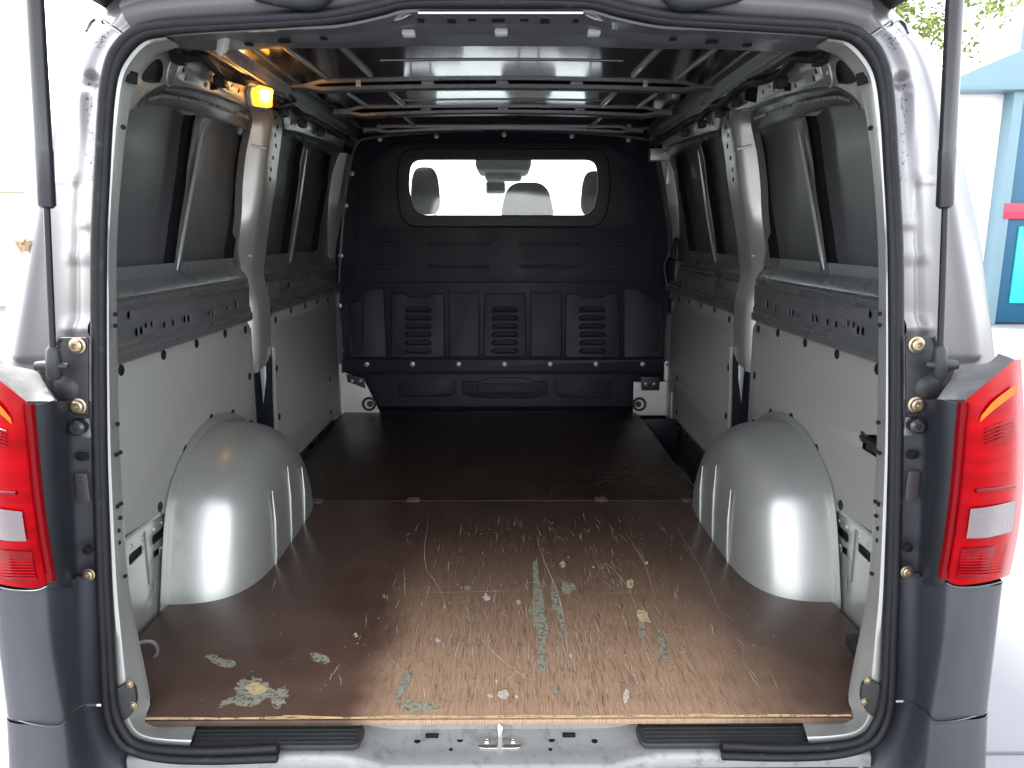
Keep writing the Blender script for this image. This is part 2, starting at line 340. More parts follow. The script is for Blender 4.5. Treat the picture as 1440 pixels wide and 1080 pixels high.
# window blank: recessed plate with two apertures and a leaning brace, behind it the outer skin
def blank(outer, holes, braces, tabs, edges=()):
    L_, R_ = both('window_blank', wallplate(outer, holes, -.022, .003, .0012), 'blank', van, van)
    for k, br in enumerate(braces):
        p = smooth_path([wl(u, v, -.016) for u, v in br], 4); rr = [.0015+.0042*min(1, 3*min(i, len(p)-1-i)/(len(p)-1)*2) for i in range(len(p))]
        both('pressed_bead', tube(p, rr, 8), 'silver', L_, R_)
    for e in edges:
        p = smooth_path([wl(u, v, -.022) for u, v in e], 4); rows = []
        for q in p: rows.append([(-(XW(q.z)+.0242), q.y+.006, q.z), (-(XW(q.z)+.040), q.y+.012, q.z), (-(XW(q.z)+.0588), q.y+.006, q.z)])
        both('gap_dark_strip', sheet(rows), 'hole', L_, R_)  # black strip added to darken the gap behind the plate edge
    for a, b in tabs:
        q = [wl(a[0], a[1], -.004), wl(b[0], b[1], -.004), wl(b[0]+.3, b[1]+4.4, -.010), wl(a[0]+.3, a[1]+4.4, -.010)]
        both('ledge_tab', sheet([[q[0], q[1]], [q[3], q[2]]], thick=.003), 'silver', L_, R_)
    return L_, R_
yb0 = .27
o = [(yb0,.72),(yb0,1.25),(.3,1.26),(.5,1.26),(1.0,1.26),(1.2,1.25),(1.24,1.20),(1.22,.72)]
la = rnd([(.30,.785)]+[(.30,1.10)]+yz([(196,152),(220,147),(250,151),(270,156),(277,160),(262,260),(244,386),(240,396)], -.022), .03)
ra = rnd(yz([(284,165),(310,171),(340,180),(352,187),(350,220),(340,290),(330,350),(327,378),(318,384),(285,391),(252,396),(268,280)], -.022), [.02,.02,.02,.03,.02,.02,.02,.03,.03,.02,.02,.02])
tabs = []
tp = [(207,137),(226,131.5),(250,134),(279,140),(305,147.5),(330,156),(350,163)]
for i in range(6):
    for s, e in ((.03,.6),(.64,.94)):
        f_ = lambda t: (tp[i][0]+(tp[i+1][0]-tp[i][0])*t, tp[i][1]+(tp[i+1][1]-tp[i][1])*t)
        tabs.append((f_(s), f_(e)))
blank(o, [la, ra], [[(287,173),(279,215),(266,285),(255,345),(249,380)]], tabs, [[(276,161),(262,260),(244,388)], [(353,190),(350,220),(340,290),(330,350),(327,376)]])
# front bay blank
o = [(1.28,.72),(1.30,1.24),(1.5,1.26),(2.0,1.27),(2.4,1.27),(2.42,.72)]
la = rnd(yz([(397,190),(410,193),(428,200),(420,260),(408,340),(403,372),(372,378),(380,290)], -.022), .03)
ra = rnd(yz([(438,206),(455,211),(466,218),(462,260),(450,330),(446,362),(437,369),(412,373),(424,290)], -.022), .03)
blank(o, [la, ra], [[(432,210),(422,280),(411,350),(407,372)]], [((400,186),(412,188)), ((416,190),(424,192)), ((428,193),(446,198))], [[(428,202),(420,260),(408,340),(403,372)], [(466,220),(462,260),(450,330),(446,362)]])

# beltline rail: pressed mouldings and a perforated face
def belt(y0, y1, holes_px, bays):
    sec_up = [(-.024,.80),(-.020,.772),(-.004,.750),(.0,.738),(.010,.7335),(.013,.7315),(.011,.729),(.011,.720),(.020,.7155),(.0235,.7135),(.021,.711)]
    sec_lo = [(.0195,.647),(.0255,.643),(.028,.641),(.027,.638),(.027,.631),(.033,.6275),(.0355,.6255),(.034,.622),(.034,.609),(.030,.606),(.0,.605)]
    ys = [y0+(y1-y0)*k/24 for k in range(25)]; tp_ = lambda y: .15+.85*min(1, max(0, (y1-y)/.08))**.7 if y1 < 1.3 else 1.0
    sw = lambda sec: sheet([[(-(XW(z)-(d*tp_(y) if d > 0 else d)), y, z) for d, z in sec] for y in ys])
    L_, R_ = both('beltline_rail', join(sw(sec_up), sw(sec_lo)), 'steel', van, van, smooth=25)
    hs = [circ(yz([(u, v)], .02)[0], r_, 9, 1, 1.1) for u, v, r_ in holes_px]
    both('rail_face', wallplate([(y0,.645),(y1-.06,.645),(y1-.06,.712),(y0,.712)], hs, .021, .002, .0005), 'steel', L_, R_)
    return L_, R_
hp = [(180,443,.0085),(191,467,.009),(198,465,.009),(204.5,457.5,.007),(212.5,455.5,.007),(230.5,457,.008),(243,453.5,.008),(259,449,.009),(264.5,448,.009),(294,440,.008),(298.5,439,.008),(319.5,433,.008),(331,428,.010)]
belt(.27, 1.19, hp, 0)
belt(1.31, 2.40, [(374,409,.011),(407,400,.010),(436,391,.009)], 1)

# grey hardboard lining panels with recessed screws
def lining(outer, scr, parent=van, extra=(), right_outer=None, right_extra=()):
    def build(out, ex, flip):
        m_ = wallplate(out, list(ex), .012, .005, .001)
        pan = part('wall_panel', mirror(m_) if flip else m_, 'board', van)
        for p in scr:
            q = wl(*p, .015); s = lathe([(.0125,0),(.0125,.0012),(.011,.0022),(.004,.0022),(.0035,.0008),(.0003,.0008)], (q.x-.0006, q.y, q.z), (1,0,0), 12)
            part('screw', mirror(s) if flip else s, 'screw', pan)
        return pan
    return build(outer, extra, False), build(right_outer or outer, right_extra, True)
AC = Vector((.83, 0))                                          # wheel arch: centre and side profile (y, z)
AP = [Vector(p) for p in ((.430,-.02),(.436,.02),(.457,.09),(.478,.155),(.507,.222),(.538,.258),(.580,.288),(.651,.322),(.732,.342),(.82,.347),(.912,.332),(.99,.303),(1.06,.262),(1.13,.20),(1.185,.12),(1.215,.05),(1.222,-.02))]
AP = catmull(AP, 3)
archcut = [tuple(AC+(p-AC)*1.05) for p in AP if p.y > .19][::-1]
out = [(1.155,.215),(1.155,.575),(1.12,.606),(.27,.606),(.27,.24)]+[(.30,.236),(.455,.224)]+archcut[::-1]
ro = out
rpl, rpr = lining(out, [(170.5,520.5),(230,499),(276.5,483),(316.5,469),(345,463.5),(351,529),(353,596),(297.5,588),(327.5,581.5),(261,633),(225.5,713)],
    right_extra=[rnd([(.28,.40),(.385,.40),(.385,.417),(.375,.435),(.28,.458)], .004)])
scr2 = [(387.5,449.5),(409,436),(429,430),(446,424),(461,422),(389,518),(393,586),(464,533),(465,580),(419,611),(436,611),(452,594)]
out2 = [(1.365,.13),(1.36,.585),(1.385,.606),(2.33,.606),(2.345,.585),(2.345,.02),(1.52,.02)]
out2r = [(1.365,.13),(1.36,.585),(1.385,.606),(2.33,.606),(2.345,.585),(2.345,.22),(2.28,.20),(2.2,.02),(1.52,.02)]
lining(out2, scr2[:9], right_outer=out2r)
# structure behind the lining
both('inner_side', wallplate([(.27,-.05),(2.45,-.05),(2.45,.60),(.27,.60)], (), -.03, .003, .0005), 'steel', van, van)

# lower rear corner panel with slots
sl_ = [rnd(yz([(180,781),(199,765.5),(200.5,777),(181,796)]), .008), rnd(yz([(213,754),(233.5,737.5),(235,749),(214,767)]), .008),
       rnd(yz([(215,776),(224,769),(224,779),(215.5,785)]), .002), yz([(214.7,818),(216.7,817),(217,830),(215.4,831)])]
lowL, lowR = both('lower_corner_panel', wallplate([(.24,-.03),(.70,-.03),(.70,.2),(.46,.228),(.30,.243),(.24,.25)], sl_, .0, .003, .0008), 'silver', van, van)
both('pressed_bead', tube([wl(203,748,.002), wl(205,770,.002), wl(210,822,.002)], .0028, 6), 'steel', lowL, lowR)
both('pressed_bead', tube([wl(u, v, .004) for u, v in ((166,765),(190,746),(215,729),(234,716),(240,706))], .006, 6), 'silver', lowL, lowR)
for px in ((227,770),(185,769),(199,757),(217,744),(228,735)):
    p = wl(*px, .001); both('pressed_dimple', lathe([(.007,0),(.006,.002),(.002,.003)], p, (1,0,0), 10), 'silver', lowL, lowR)

# wheel arches
def arch():
    ns_ = 22; rows = []; fl = []
    for p in AP:
        row = []
        for j in range(ns_+1):
            ph = (math.pi/2)*j/ns_; rho = math.cos(ph)**.46 if j < ns_ else 0.0; xx = math.sin(ph)**.66; q = AC+(p-AC)*rho
            row.append((-.815+.205*xx, q.x, q.y if p.y > 0 else q.y))
        rows.append(row)
        f_ = [AC+(p-AC)*k for k in (1.075,1.03,.985)]; fl.append([(-.806,f_[0].x,f_[0].y),(-.801,f_[1].x,f_[1].y),(-.807,f_[2].x,f_[2].y)])
    return sheet(rows), sheet(fl)
am, fm = arch()
aL, aR = both('wheel_arch', am, 'silver', van, van, smooth=60)
both('flange', fm, 'silver', aL, aR, smooth=60)
for y_, z1 in ((.655,.20),(.80,.222),(.94,.175)):
    both('rib', tube([(-.612,y_,-.005),(-.609,y_+.003,.03),(-.609,y_+.012,z1*.6),(-.614,y_+.02,z1)], [.0035,.0042,.004,.0015], 8), 'silver', aL, aR)
# fine scuffs on the arches
def slivers(n_, fn, wid=(.0006,.0016), ln=(.01,.06)):
    vs_, fs = [], []
    for _ in range(n_):
        pts = fn(random.uniform(*ln)); hw = random.uniform(*wid)/2; b = len(vs_)
        for i, (p, side) in enumerate(pts):
            k = hw*math.sin(math.pi*(i+.35)/(len(pts)-.3)); vs_ += [p-side*k, p+side*k]
        fs += [(b+2*i, b+2*i+1, b+2*i+3, b+2*i+2) for i in range(len(pts)-1)]
    return mesh(vs_, fs)

smap0 = lambda y_: (lambda a, b, c: Vector((a, y_+c, b)))
# C pillar: hat section between the bays
lv = [(150,352,377,394),(165,355,380,397),(180,355.5,380,398),(215,351,375.5,392),(260,346,370.5,387),(300,341,364,386),(345,335.5,357.5,385),(362,337,356,385),(385,344,353.5,385),(410,351,358,385),(430,353,363,385),(470,351,365,385),(505,352,365,386),(524,353,362,386)]
rows = []
for v, ul, uc, ue in lv:
    c = at(uc, v, y=1.19); l = wl(ul, v, -.012); e = Vector((c.x+.004, 1.30, c.z))
    l = Vector((min(l.x, c.x-.012), min(l.y, 1.165), l.z))
    rows.append([(l.x-.03, l.y+.02, l.z), tuple(l), tuple(l.lerp(c, .5)+Vector((0,-.003,0))), (c.x-.004, c.y-.002, c.z), (c.x, c.y+.006, c.z), (c.x+.001, 1.24, c.z), tuple(e), (e.x-.05, 1.305, e.z)])
cpL, cpR = both('centre_pillar', sheet(rows, ku=1, kv=3), 'silver', van, van, smooth=50)
for v, uc in ((208,376),(359,356.5)):                          # swage across the pillar
    a, b = at(uc-22, v-4, y=1.165), at(uc-2, v+1, y=1.182)
    both('swage', tube([a, (a+b)/2, b], .004, 6), 'silver', cpL, cpR)
for v, u in ((165,386),(178,389),(190,386),(205,387),(222,383),(238,380),(252,379)):
    p = at(u, v, y=1.215); both('punched_hole', lathe([(.007,0),(.007,.0012),(.0003,.0012)], (p.x+.002, p.y, p.z), (1,0,0), 9), 'hole', cpL, cpR)
rows = []
for v, ul, uc, ue in ((500,352,366,386),(518,353,366,386),(560,355,367,387),(620,358,369,389),(680,361,371,392)):
    l, c, e = at(ul, v, y=1.17), at(uc, v, y=1.225), at(ue, v, y=1.32); rows.append([(l.x,l.y+.008,l.z), (l.x+.004,l.y+.006,l.z), tuple(c), tuple(e)])
both('pillar_opening_dark', sheet(rows, kv=3), 'bulk', cpL, cpR, smooth=30)  # black sheet over the opening below the pillar, painting its darkness
q = [at(u, v, y=1.20) for u, v in ((365.5,519),(374,513),(374.5,532),(370.5,568),(368,545))]
both('light_triangle', plate([(p.x, p.z) for p in q], (), .004, .001, smap0(1.20)), 'silver', cpL, cpR)  # pale triangle laid over the black sheet for the light patch in the opening
both('pillar_edge', tube([at(384.5,488,y=1.30), at(386,560,y=1.30), at(388.5,632,y=1.30)], .0065, 6), 'silver', cpL, cpR)
both('pillar_edge', tube([at(352.5,500,y=1.165), at(354.5,560,y=1.165), at(358.5,640,y=1.165)], .004, 6), 'silver', cpL, cpR)
# front pillar beside the bulkhead
rows = []
for v, ul, uc in ((215,470,488),(260,466,480),(300,460,474),(345,453,466),(372,448,464),(390,459,464),(400,461,464),(470,468,474),(590,472,478)):
    l, c = at(ul, v, y=2.33), at(uc, v, y=2.36); rows.append([(l.x-.03,2.32,l.z), tuple(l), tuple(c), (c.x+.003,2.46,c.z)])
both('front_pillar', sheet(rows, kv=3), 'silver', van, van, smooth=50)

# ---- floor
M['plydark'] = M['ply']
fl1 = [(-.655,.004),(.655,.004),(.665,.06),(.80,.10),(.80,.44),(.80,1.133),(-.80,1.133),(-.80,.44),(-.80,.10),(-.665,.06)]
zmap = lambda z0: (lambda a, b, c: Vector((a, b, z0+c)))
f1 = part('floor_board', plate(fl1, (), .014, .0012, zmap(-.007)), 'ply', van, 'rear brown plywood floor board, worn and scratched')
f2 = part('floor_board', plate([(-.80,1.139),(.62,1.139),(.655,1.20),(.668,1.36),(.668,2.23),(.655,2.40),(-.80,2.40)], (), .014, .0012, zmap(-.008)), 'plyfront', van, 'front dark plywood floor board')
part('worn_edge', sheet([[(x, .0015, -.0005-.0012*abs(noise.noise((x*30,0,0)))), (x, .004+.006*(noise.noise((x*9,3,0))+.6)*(1.0 if abs(x)<.4 else .5), .0009)] for x in [-.652+.0065*k for k in range(201)]]), 'plygold', f1)
part('board_end', boxm((-.652,-.0015,-.0125), (.652,.0035,-.0025), .001), 'ply', f1)
for x_, y_ in ((-.62,1.15),(.62,1.15),(-.30,1.16),(.33,1.16)):
    part('joint_plate', boxm((x_-.02,y_-.035,-.0008), (x_+.02,y_+.005,.0012), .0006), 'chip2', f1 if 0 else f2)
# slivers of worn-off face film: long drag marks in the lane, short nicks everywhere
def drag(L_):
    x = random.gauss(.12,.20); y = random.uniform(.02,.95); a = random.gauss(0,.10); n_ = 5
    if random.random() < .2: a = random.uniform(-1.3,1.3); L_ *= .5
    pts = []; cx, cy = x, y
    for i in range(n_):
        pts.append((Vector((cx, cy, .0009)), Vector((math.cos(a), -math.sin(a), 0)))); cx += math.sin(a)*L_/n_; cy += math.cos(a)*L_/n_; a += random.gauss(0,.10)
    return pts
part('drag_scratches', slivers(320, drag, (.0006,.0018), (.015,.10)), 'chip', f1, kind='stuff')
part('faint_scratches', slivers(1600, drag, (.0005,.0015), (.008,.08)), 'chip2', f1, kind='stuff')
def nick(L_):
    x = random.uniform(-.6,.62); y = random.uniform(.02,1.1); a = random.uniform(0,6.28); L_ *= .25
    return [(Vector((x+math.cos(a)*L_*t, y+math.sin(a)*L_*t, .0008)), Vector((-math.sin(a), math.cos(a), 0))) for t in (0,.5,1)]
part('nicks', slivers(300, nick, (.0008,.0032), (.006,.026)), 'chip', f1, kind='stuff')
for path, wd in (([(604,722),(597,770),(600,800),(610,815),(622,838),(626,870)],.003), ([(757,765),(768,795),(782,828),(792,865),(797,900),(800,945)],.005), ([(672,893),(692,915),(715,935),(750,960)],.004),
        ([(828,768),(845,800),(852,792),(880,822),(900,870)],.003), ([(880,750),(905,790),(920,840)],.0025), ([(945,735),(975,780),(1000,830),(1020,880)],.002), ([(568,800),(570,840)],.003),
        ([(543,918),(560,938),(572,945)],.003), ([(590,830),(604,824),(598,842)],.003), ([(855,905),(880,935),(897,960)],.0022), ([(900,900),(922,948)],.002), ([(575,830),(620,833),(700,831),(745,830)],.0022), ([(830,835),(880,833),(935,834)],.002)):
    q = smooth_path([at(u, v, z=.001) for u, v in path], 5)
    vs_, fs = [], []
    for i, p in enumerate(q):
        t = (q[min(i+1,len(q)-1)]-q[max(i-1,0)]).normalized(); s = Vector((t.y,-t.x,0)); k = .6*wd*(.3+.7*abs(noise.noise((i*.9, p.x*40, 0)))+.2)*.6*math.sin(math.pi*(i+.6)/(len(q)+.2))
        vs_ += [p-s*k, p+s*k]
    fs = [(2*i, 2*i+1, 2*i+3, 2*i+2) for i in range(len(q)-1)]
    part('long_scratch', mesh(vs_, fs), 'chip', f1, smooth=0)
def patch(px, m_, z=.0009, jag=.25, nm='paint_patch', board=None):
    pts = [at(u, v, z=z) for u, v in px]; c = sum(pts, Vector())/len(pts); q = smooth_path(pts+[pts[0]], 8)[:-1]; out = []
    for i, p in enumerate(q):
        d_ = p-c; out.append(c + d_*(1+jag*noise.noise((p.x*90, p.y*90, 1.3))+jag*.6*noise.noise((p.x*260, p.y*260, 7))))
    part(nm, plate([(p.x, p.y) for p in out], (), .0004, .0001, zmap(z)), m_, board or f1, smooth=0)
patch([(333,962),(345,953),(362,955),(378,963),(385,972),(398,966),(402,975),(397,990),(384,995),(382,982),(372,983),(360,992),(345,993),(328,988),(307,996),(318,983),(330,978)], 'greenish')
patch([(345,962),(358,960),(372,965),(376,972),(362,976),(350,974)], 'cream', z=.0016)
patch([(289,924),(300,920),(312,926),(330,930),(328,936),(315,938),(302,933)], 'greenish')
patch([(438,920),(448,919),(462,924),(461,932),(450,932),(440,928)], 'greenish')
patch([(749,790),(755,790),(758,812),(764,835),(766,860),(771,880),(770,895),(766,915),(766,940),(758,950),(755,925),(758,900),(752,880),(748,860),(750,830)], 'greenish', jag=.12)
patch([(776,815),(784,840),(793,870),(797,893),(792,893),(784,865),(775,838)], 'greenish', jag=.1)
patch([(792,818),(808,822),(806,832),(790,832)], 'greenish')
patch([(897,868),(905,870),(908,893),(900,893)], 'greenish', jag=.15); patch([(925,882),(932,895),(940,930),(934,930),(926,905)], 'greenish', jag=.15)
patch([(897,858),(908,860),(913,872),(904,876),(896,868)], 'cream', z=.0014); patch([(881,816),(890,816),(890,826),(883,826)], 'cream', z=.0014)
patch([(560,995),(572,985),(600,988),(618,993),(605,999),(575,1000)], 'greenish'); patch([(565,950),(573,943),(577,955),(570,968),(562,985),(558,975)], 'greenish', jag=.3)
patch([(700,973),(712,970),(716,978),(705,984)], 'chip'); patch([(880,970),(885,974),(880,990),(876,980)], 'chip')
for _ in range(26):
    u, v = random.gauss(760,120), random.uniform(790,992); s = random.uniform(2.0,5.0); patch([(u-s,v),(u,v-s*.8),(u+s*random.uniform(.6,1.4),v+.3*s),(u,v+s)], random.choice(['greenish','chip','chip','greenish','cream']), z=.0012, jag=.5)
# bare rubbed spots at the front right of the load floor
def rub(L_):
    x = min(.65, random.gauss(.48,.11)); y = random.gauss(1.42,.11); a = random.gauss(1.4,.5)
    return [(Vector((x+math.sin(a)*L_*t, y+math.cos(a)*L_*t, .0005)), Vector((math.cos(a), -math.sin(a), 0))) for t in (0,.5,1)]
part('rub_marks', slivers(340, rub, (.001,.006), (.008,.05)), 'chip2', f2, kind='stuff')
# step well of the sliding door, right
part('step_well', join(boxm((.67,1.30,-.27),(.86,2.30,-.25),.003), boxm((.672,2.24,-.25),(.84,2.26,-.002),.002), boxm((.66,1.30,-.25),(.668,2.25,-.016),.001)), 'bulk', van)

# ---- bulkhead
BY = 2.46
def bp(u, v, dy=0): p = at(u, v, y=BY+dy); return (p.x, p.z)
bmap = lambda dy: (lambda a, b, c: Vector((a, BY+dy+c, b)))
wo = rnd([bp(*p) for p in ((577,224),(839,224),(843,262),(834,304),(584,304),(573,266))], .055, 6)
outl = [bp(*p) for p in ((482,526),(477,470),(477,400),(484,300),(494,228),(503,202),(522,194),(600,187),(708,183),(815,187),(895,194),(918,203),(928,228),(938,300),(943,400),(943,470),(938,526))]
bulk = part('bulkhead', plate(outl, [wo], .006, .002, bmap(0)), 'bulk', van, 'black bulkhead with louvres and a wide rounded window')
ring_o = rnd([bp(*p) for p in ((562,209),(854,209),(859,262),(850,319),(566,319),(558,266))], .085, 6)
part('window_gasket', plate(ring_o, [rnd([bp(*p) for p in ((578.5,225.5),(837.5,225.5),(841,262),(833,302.5),(585,302.5),(575,266))], .052, 6)], .02, .006, bmap(-.012), bres=3), 'black', bulk)
pane = part('window_pane', plate(rnd([bp(*p) for p in ((575,222),(841,222),(845,262),(836,306),(582,306),(571,266))], .06, 6), (), .003, .0005, bmap(.006)), 'glass', bulk, smooth=0)
# stepped edge of the upper field
part('upper_field', plate(rnd([bp(*p) for p in ((508,232),(560,200),(855,200),(906,232),(922,330),(920,397),(498,397),(502,330))], .04, 5), [ring_o], .012, .004, bmap(-.007), bres=2), 'bulk', bulk)
for v, segs in ((343,((520,560),(600,690),(730,818),(858,900))), (375,((500,563),(602,690),(730,818),(855,920)))):
    for a, b in segs:
        p, q = at(a, v, y=BY-.016), at(b, v, y=BY-.016); part('pressed_bead', plate(rnd([(p.x,p.z-.007),(q.x,p.z-.007),(q.x,p.z+.007),(p.x,p.z+.007)],.006), (), .010, .0045, bmap(-.015), bres=3), 'bulk', bulk)
# lower field of upright raised panels
segs = [((489,430),(520,405),(540,405),(545,502),(492,502)), ((550,412),(569,412),(573,417),(602,417),(606,412),(625,412),(626,502),(551,502)), ((631,406),(637,411),(668,411),(674,406),(674.5,501),(632,501)),
        ((681,412),(739,412),(740,501),(680,501)), ((746,406),(752,411),(783,411),(790,406),(789,501),(746,501)), ((795,412),(815,412),(819,417),(848,417),(852,412),(870,412),(871,502),(794,502)), ((877,405),(898,405),(931,430),(930,502),(876,502))]
def tilt(a, b, c): return Vector((a, BY-.028+.03*((b-.25)/.36)+c, b))
for s in segs:
    part('raised_panel', plate(rnd([bp(*p) for p in s], .012, 3), (), .013, .005, tilt, bres=2), 'bulk', bulk)
for cx in (589, 710, 832):
    for k in range(6):
        v = 433.5+11.4*k; a, b = bp(cx-20, v+2.6), bp(cx+20, v-3.4); y0 = BY-.028+.03*((a[1]-.25)/.36)-.009
        hw, zb, zt = (b[0]-a[0])/2, a[1], b[1]; xc = (a[0]+b[0])/2
        me = mesh([(xc-hw,y0,zb),(xc+hw,y0,zb),(xc+hw*.68,y0,zt),(xc-hw*.68,y0,zt),(xc-hw*.8,y0-.010,zb),(xc+hw*.8,y0-.010,zb),(xc+hw*.6,y0-.002,zt),(xc-hw*.6,y0-.002,zt)],
                  [(4,5,6,7),(0,4,7,3),(1,2,6,5),(3,7,6,2)])
        part('louvre', me, 'bulk', bulk, smooth=0)
        part('louvre_slot', mesh([(xc-hw*.95,y0-.0006,zb-.011),(xc+hw*.95,y0-.0006,zb-.011),(xc+hw*.8,y0-.0006,zb),(xc-hw*.8,y0-.0006,zb)], [(0,1,2,3)]), 'hole', bulk, smooth=0)
for loop in (((491,426),(512,420),(510,494),(496,494)), ((928,426),(907,420),(911,494),(924,494))):
    p = rnd([bp(*q) for q in loop], .02, 4); part('stamped_loop', tube([Vector((a, BY-.028+.03*((b-.25)/.36)-.009, b)) for a, b in p], .005, 6, True), 'bulk', bulk)
part('lower_rail', plate(rnd([bp(*p) for p in ((484,504),(937,504),(936,521),(486,521))], .004), (), .012, .003, bmap(-.03)), 'bulk', bulk)
for u in (515.5,580,645,709.5,774,838.5,904): part('bolt', bolt(at(u, 512.5, y=BY-.036), (0,-1,0), .010, .006), 'dull_bolt', bulk)
for u, v in ((534,195.5),(613.5,191),(709,189),(804.5,191),(884,196.5),(494.5,244),(486,289),(479,359.5),(477,430),(479,492)): part('bolt', bolt(at(u, v, y=BY-.004), (0,-1,0), .010, .006), 'dull_bolt', bulk)
part('edge_flange', tube(smooth_path([(p[0], BY-.005, p[1]) for p in outl[1:-1]], 4), .006, 6), 'steel', bulk)
part('light_block_plate', plate([(-.89,.20),(.89,.20),(.86,1.0),(.80,1.30),(.68,1.42),(-.68,1.42),(-.80,1.30),(-.86,1.0)], [ring_o], .004, .001, bmap(.02)), 'bulk', bulk)  # black plate added behind the bulkhead to stop light leaking from the cab
# under the bulkhead: seat box wall with an embossed panel
sb = part('seat_box_wall', boxm((-.90,2.52,-.32), (.90,2.53,.30), .002), 'bulk', van)
part('wall_return', join(boxm((-.90,2.40,-.30),(-.83,2.52,.60),.002), boxm((.83,2.40,-.30),(.90,2.52,.60),.002)), 'bulk', sb)
part('seat_box_ledge', boxm((-.66,2.40,-.01), (.66,2.52,.0), .001), 'bulk', sb)
ebx = lambda q, dy: [(at(u, v, y=2.515+dy).x, at(u, v, y=2.515+dy).z) for u, v in q]
smap = lambda y_: (lambda a, b, c: Vector((a, y_+c, b)))
part('embossed_panel', plate(rnd(ebx(((650,536),(675,536),(688,531),(737,531),(750,536),(770,536),(770,553),(752,560),(668,560),(650,553)),0), .006), (), .012, .004, smap(2.515), bres=2), 'bulk', sb)
part('embossed_centre', plate(rnd(ebx(((671,540),(749,540),(749,553),(671,553)),-.01), .006), (), .01, .003, smap(2.508), bres=2), 'bulk', sb)
for q in (((560,534),(640,534),(640,553),(632,558),(560,558)), ((780,534),(860,534),(860,560),(788,560),(780,553))): part('embossed_panel', plate(rnd(ebx(q,0), .006), (), .008, .003, smap(2.516)), 'bulk', sb)
# pale brackets in the lower corners
bl = part('corner_bracket', plate([(at(u,v,y=2.40).x, at(u,v,y=2.40).z) for u, v in ((474,524),(486,524),(512,534),(536,583),(478,585))], (), .006, .002, smap(2.40)), 'white_metal', van, 'bare white metal bracket in the left front corner')
br_ = part('corner_bracket', plate([(at(u,v,y=2.40).x, at(u,v,y=2.40).z) for u, v in ((891,537),(902,537),(903,548),(926,548),(928,537),(942,536),(941,584),(890,584))], (), .006, .002, smap(2.40)), 'white_metal', van, 'bare white metal bracket in the right front corner')
for b_, cu_, blk in ((bl, (519,568), ((487,526),(512,532),(514,546),(489,537))), (br_, (899,568.5), ((901,530),(928,530),(927,549),(902,549)))):
    c = at(*cu_, y=2.394); part('tie_ring', tube([c+Vector((.030*math.cos(t), 0, .030*math.sin(t))) for t in [2*math.pi*k/16 for k in range(16)]], .007, 8, True), 'black', b_)
    part('ring_recess', lathe([(.026,0),(.026,.003),(.0003,.003)], (c.x,2.397,c.z), (0,-1,0), 14), 'white_metal', b_); part('ring_catch', lathe([(.017,0),(.015,.006),(.0003,.006)], (c.x+.005*(1 if b_ is bl else -1),2.395,c.z), (0,-1,0), 12), 'black', b_)
    part('black_mount', plate([(at(u,v,y=2.39).x, at(u,v,y=2.39).z) for u, v in blk], (), .008, .002, smap(2.39)), 'black', b_)
    us = [q[0] for q in blk]; vv = sum(q[1] for q in blk)/4
    for k in (.28,.72): part('bolt', bolt(at(min(us)+(max(us)-min(us))*k, vv+1, y=2.385), (0,-1,0), .008, .004), 'steel', b_)
for b_, (u0, v0) in ((bl,(475,512)), (br_,(937,508))):
    q = [at(u0-3,v0,y=2.38), at(u0+5,v0,y=2.38), at(u0+5,v0+28,y=2.38), at(u0-3,v0+28,y=2.38)]
    part('upper_tab', plate(rnd([(p.x,p.z) for p in q], .012), [circ((at(u0+1,v0+5,y=2.38).x, at(u0+1,v0+5,y=2.38).z), .006)], .003, .001, smap(2.38)), 'white_metal', b_)
# belt guide and sliding door latch gear, front right
part('belt_guide', join(boxm((.675,2.33,1.205),(.80,2.39,1.262),.008), boxm((.755,2.34,1.10),(.795,2.38,1.21),.006)), 'silver', van, 'silver belt guide beside the bulkhead top')
part('door_cable', tube(smooth_path([(.775,2.36,1.10),(.785,2.37,.95),(.79,2.37,.80),(.77,2.37,.72),(.79,2.36,.62)], 6), .007, 8), 'black', van)
dlt = part('door_latch', boxm((.78,2.20,.66),(.83,2.36,.76),.01), 'black', van)
part('latch_catch', boxm((.79,2.28,.50),(.83,2.36,.57),.008), 'black', dlt)
part('latch_lever', tube(smooth_path([(.80,2.24,.74),(.80,2.25,.83),(.80,2.30,.84),(.80,2.33,.70)],5), .009, 8), 'black', dlt)
part('door_check', tube([(.795,2.20,.02),(.795,2.20,.14),(.80,2.25,.19)], .012, 8), 'steel', van)

# ---- roof
def bow(yc, hw, depth, zc, sag, nm='roof_bow'):
    xs_ = [-hw+2*hw*k/24 for k in range(25)]; rows = []
    for x in xs_:
        z = zc - sag*(x/hw)**2; e = .012 if abs(x) > hw*.86 else 0
        rows.append([(x, yc-depth*.5, z+.014+e), (x, yc-depth*.5, z+.003+e), (x, yc-depth*.44, z+e), (x, yc+depth*.1, z+e-.001), (x, yc+depth*.46, z+e+.002), (x, yc+depth*.6, z+.012+e), (x, yc+depth*.9, z+.05)])
    return part(nm, sheet(rows, thick=.002), 'steel', van, smooth=45)
b1 = bow(1.34,.70,.055,1.332,.014); b2 = bow(1.86,.66,.075,1.334,.02); b3 = bow(2.36,.64,.06,1.340,.024)
for b_, y_, z_, xs_ in ((b1,1.325,1.347,(-.24,0,.24)), (b2,1.83,1.349,(-.3,0,.3)), (b3,2.345,1.350,(-.25,0,.25))):
    for x in xs_: part('spacer_pad', boxm((x-.020,y_-.010,z_-.003),(x+.020,y_+.012,z_+.008),.003), 'liner', b_)
for xh in (-.46,.46): part('clip', boxm((xh-.008,1.30,1.335),(xh+.008,1.315,1.348),.002), 'silver', b1)
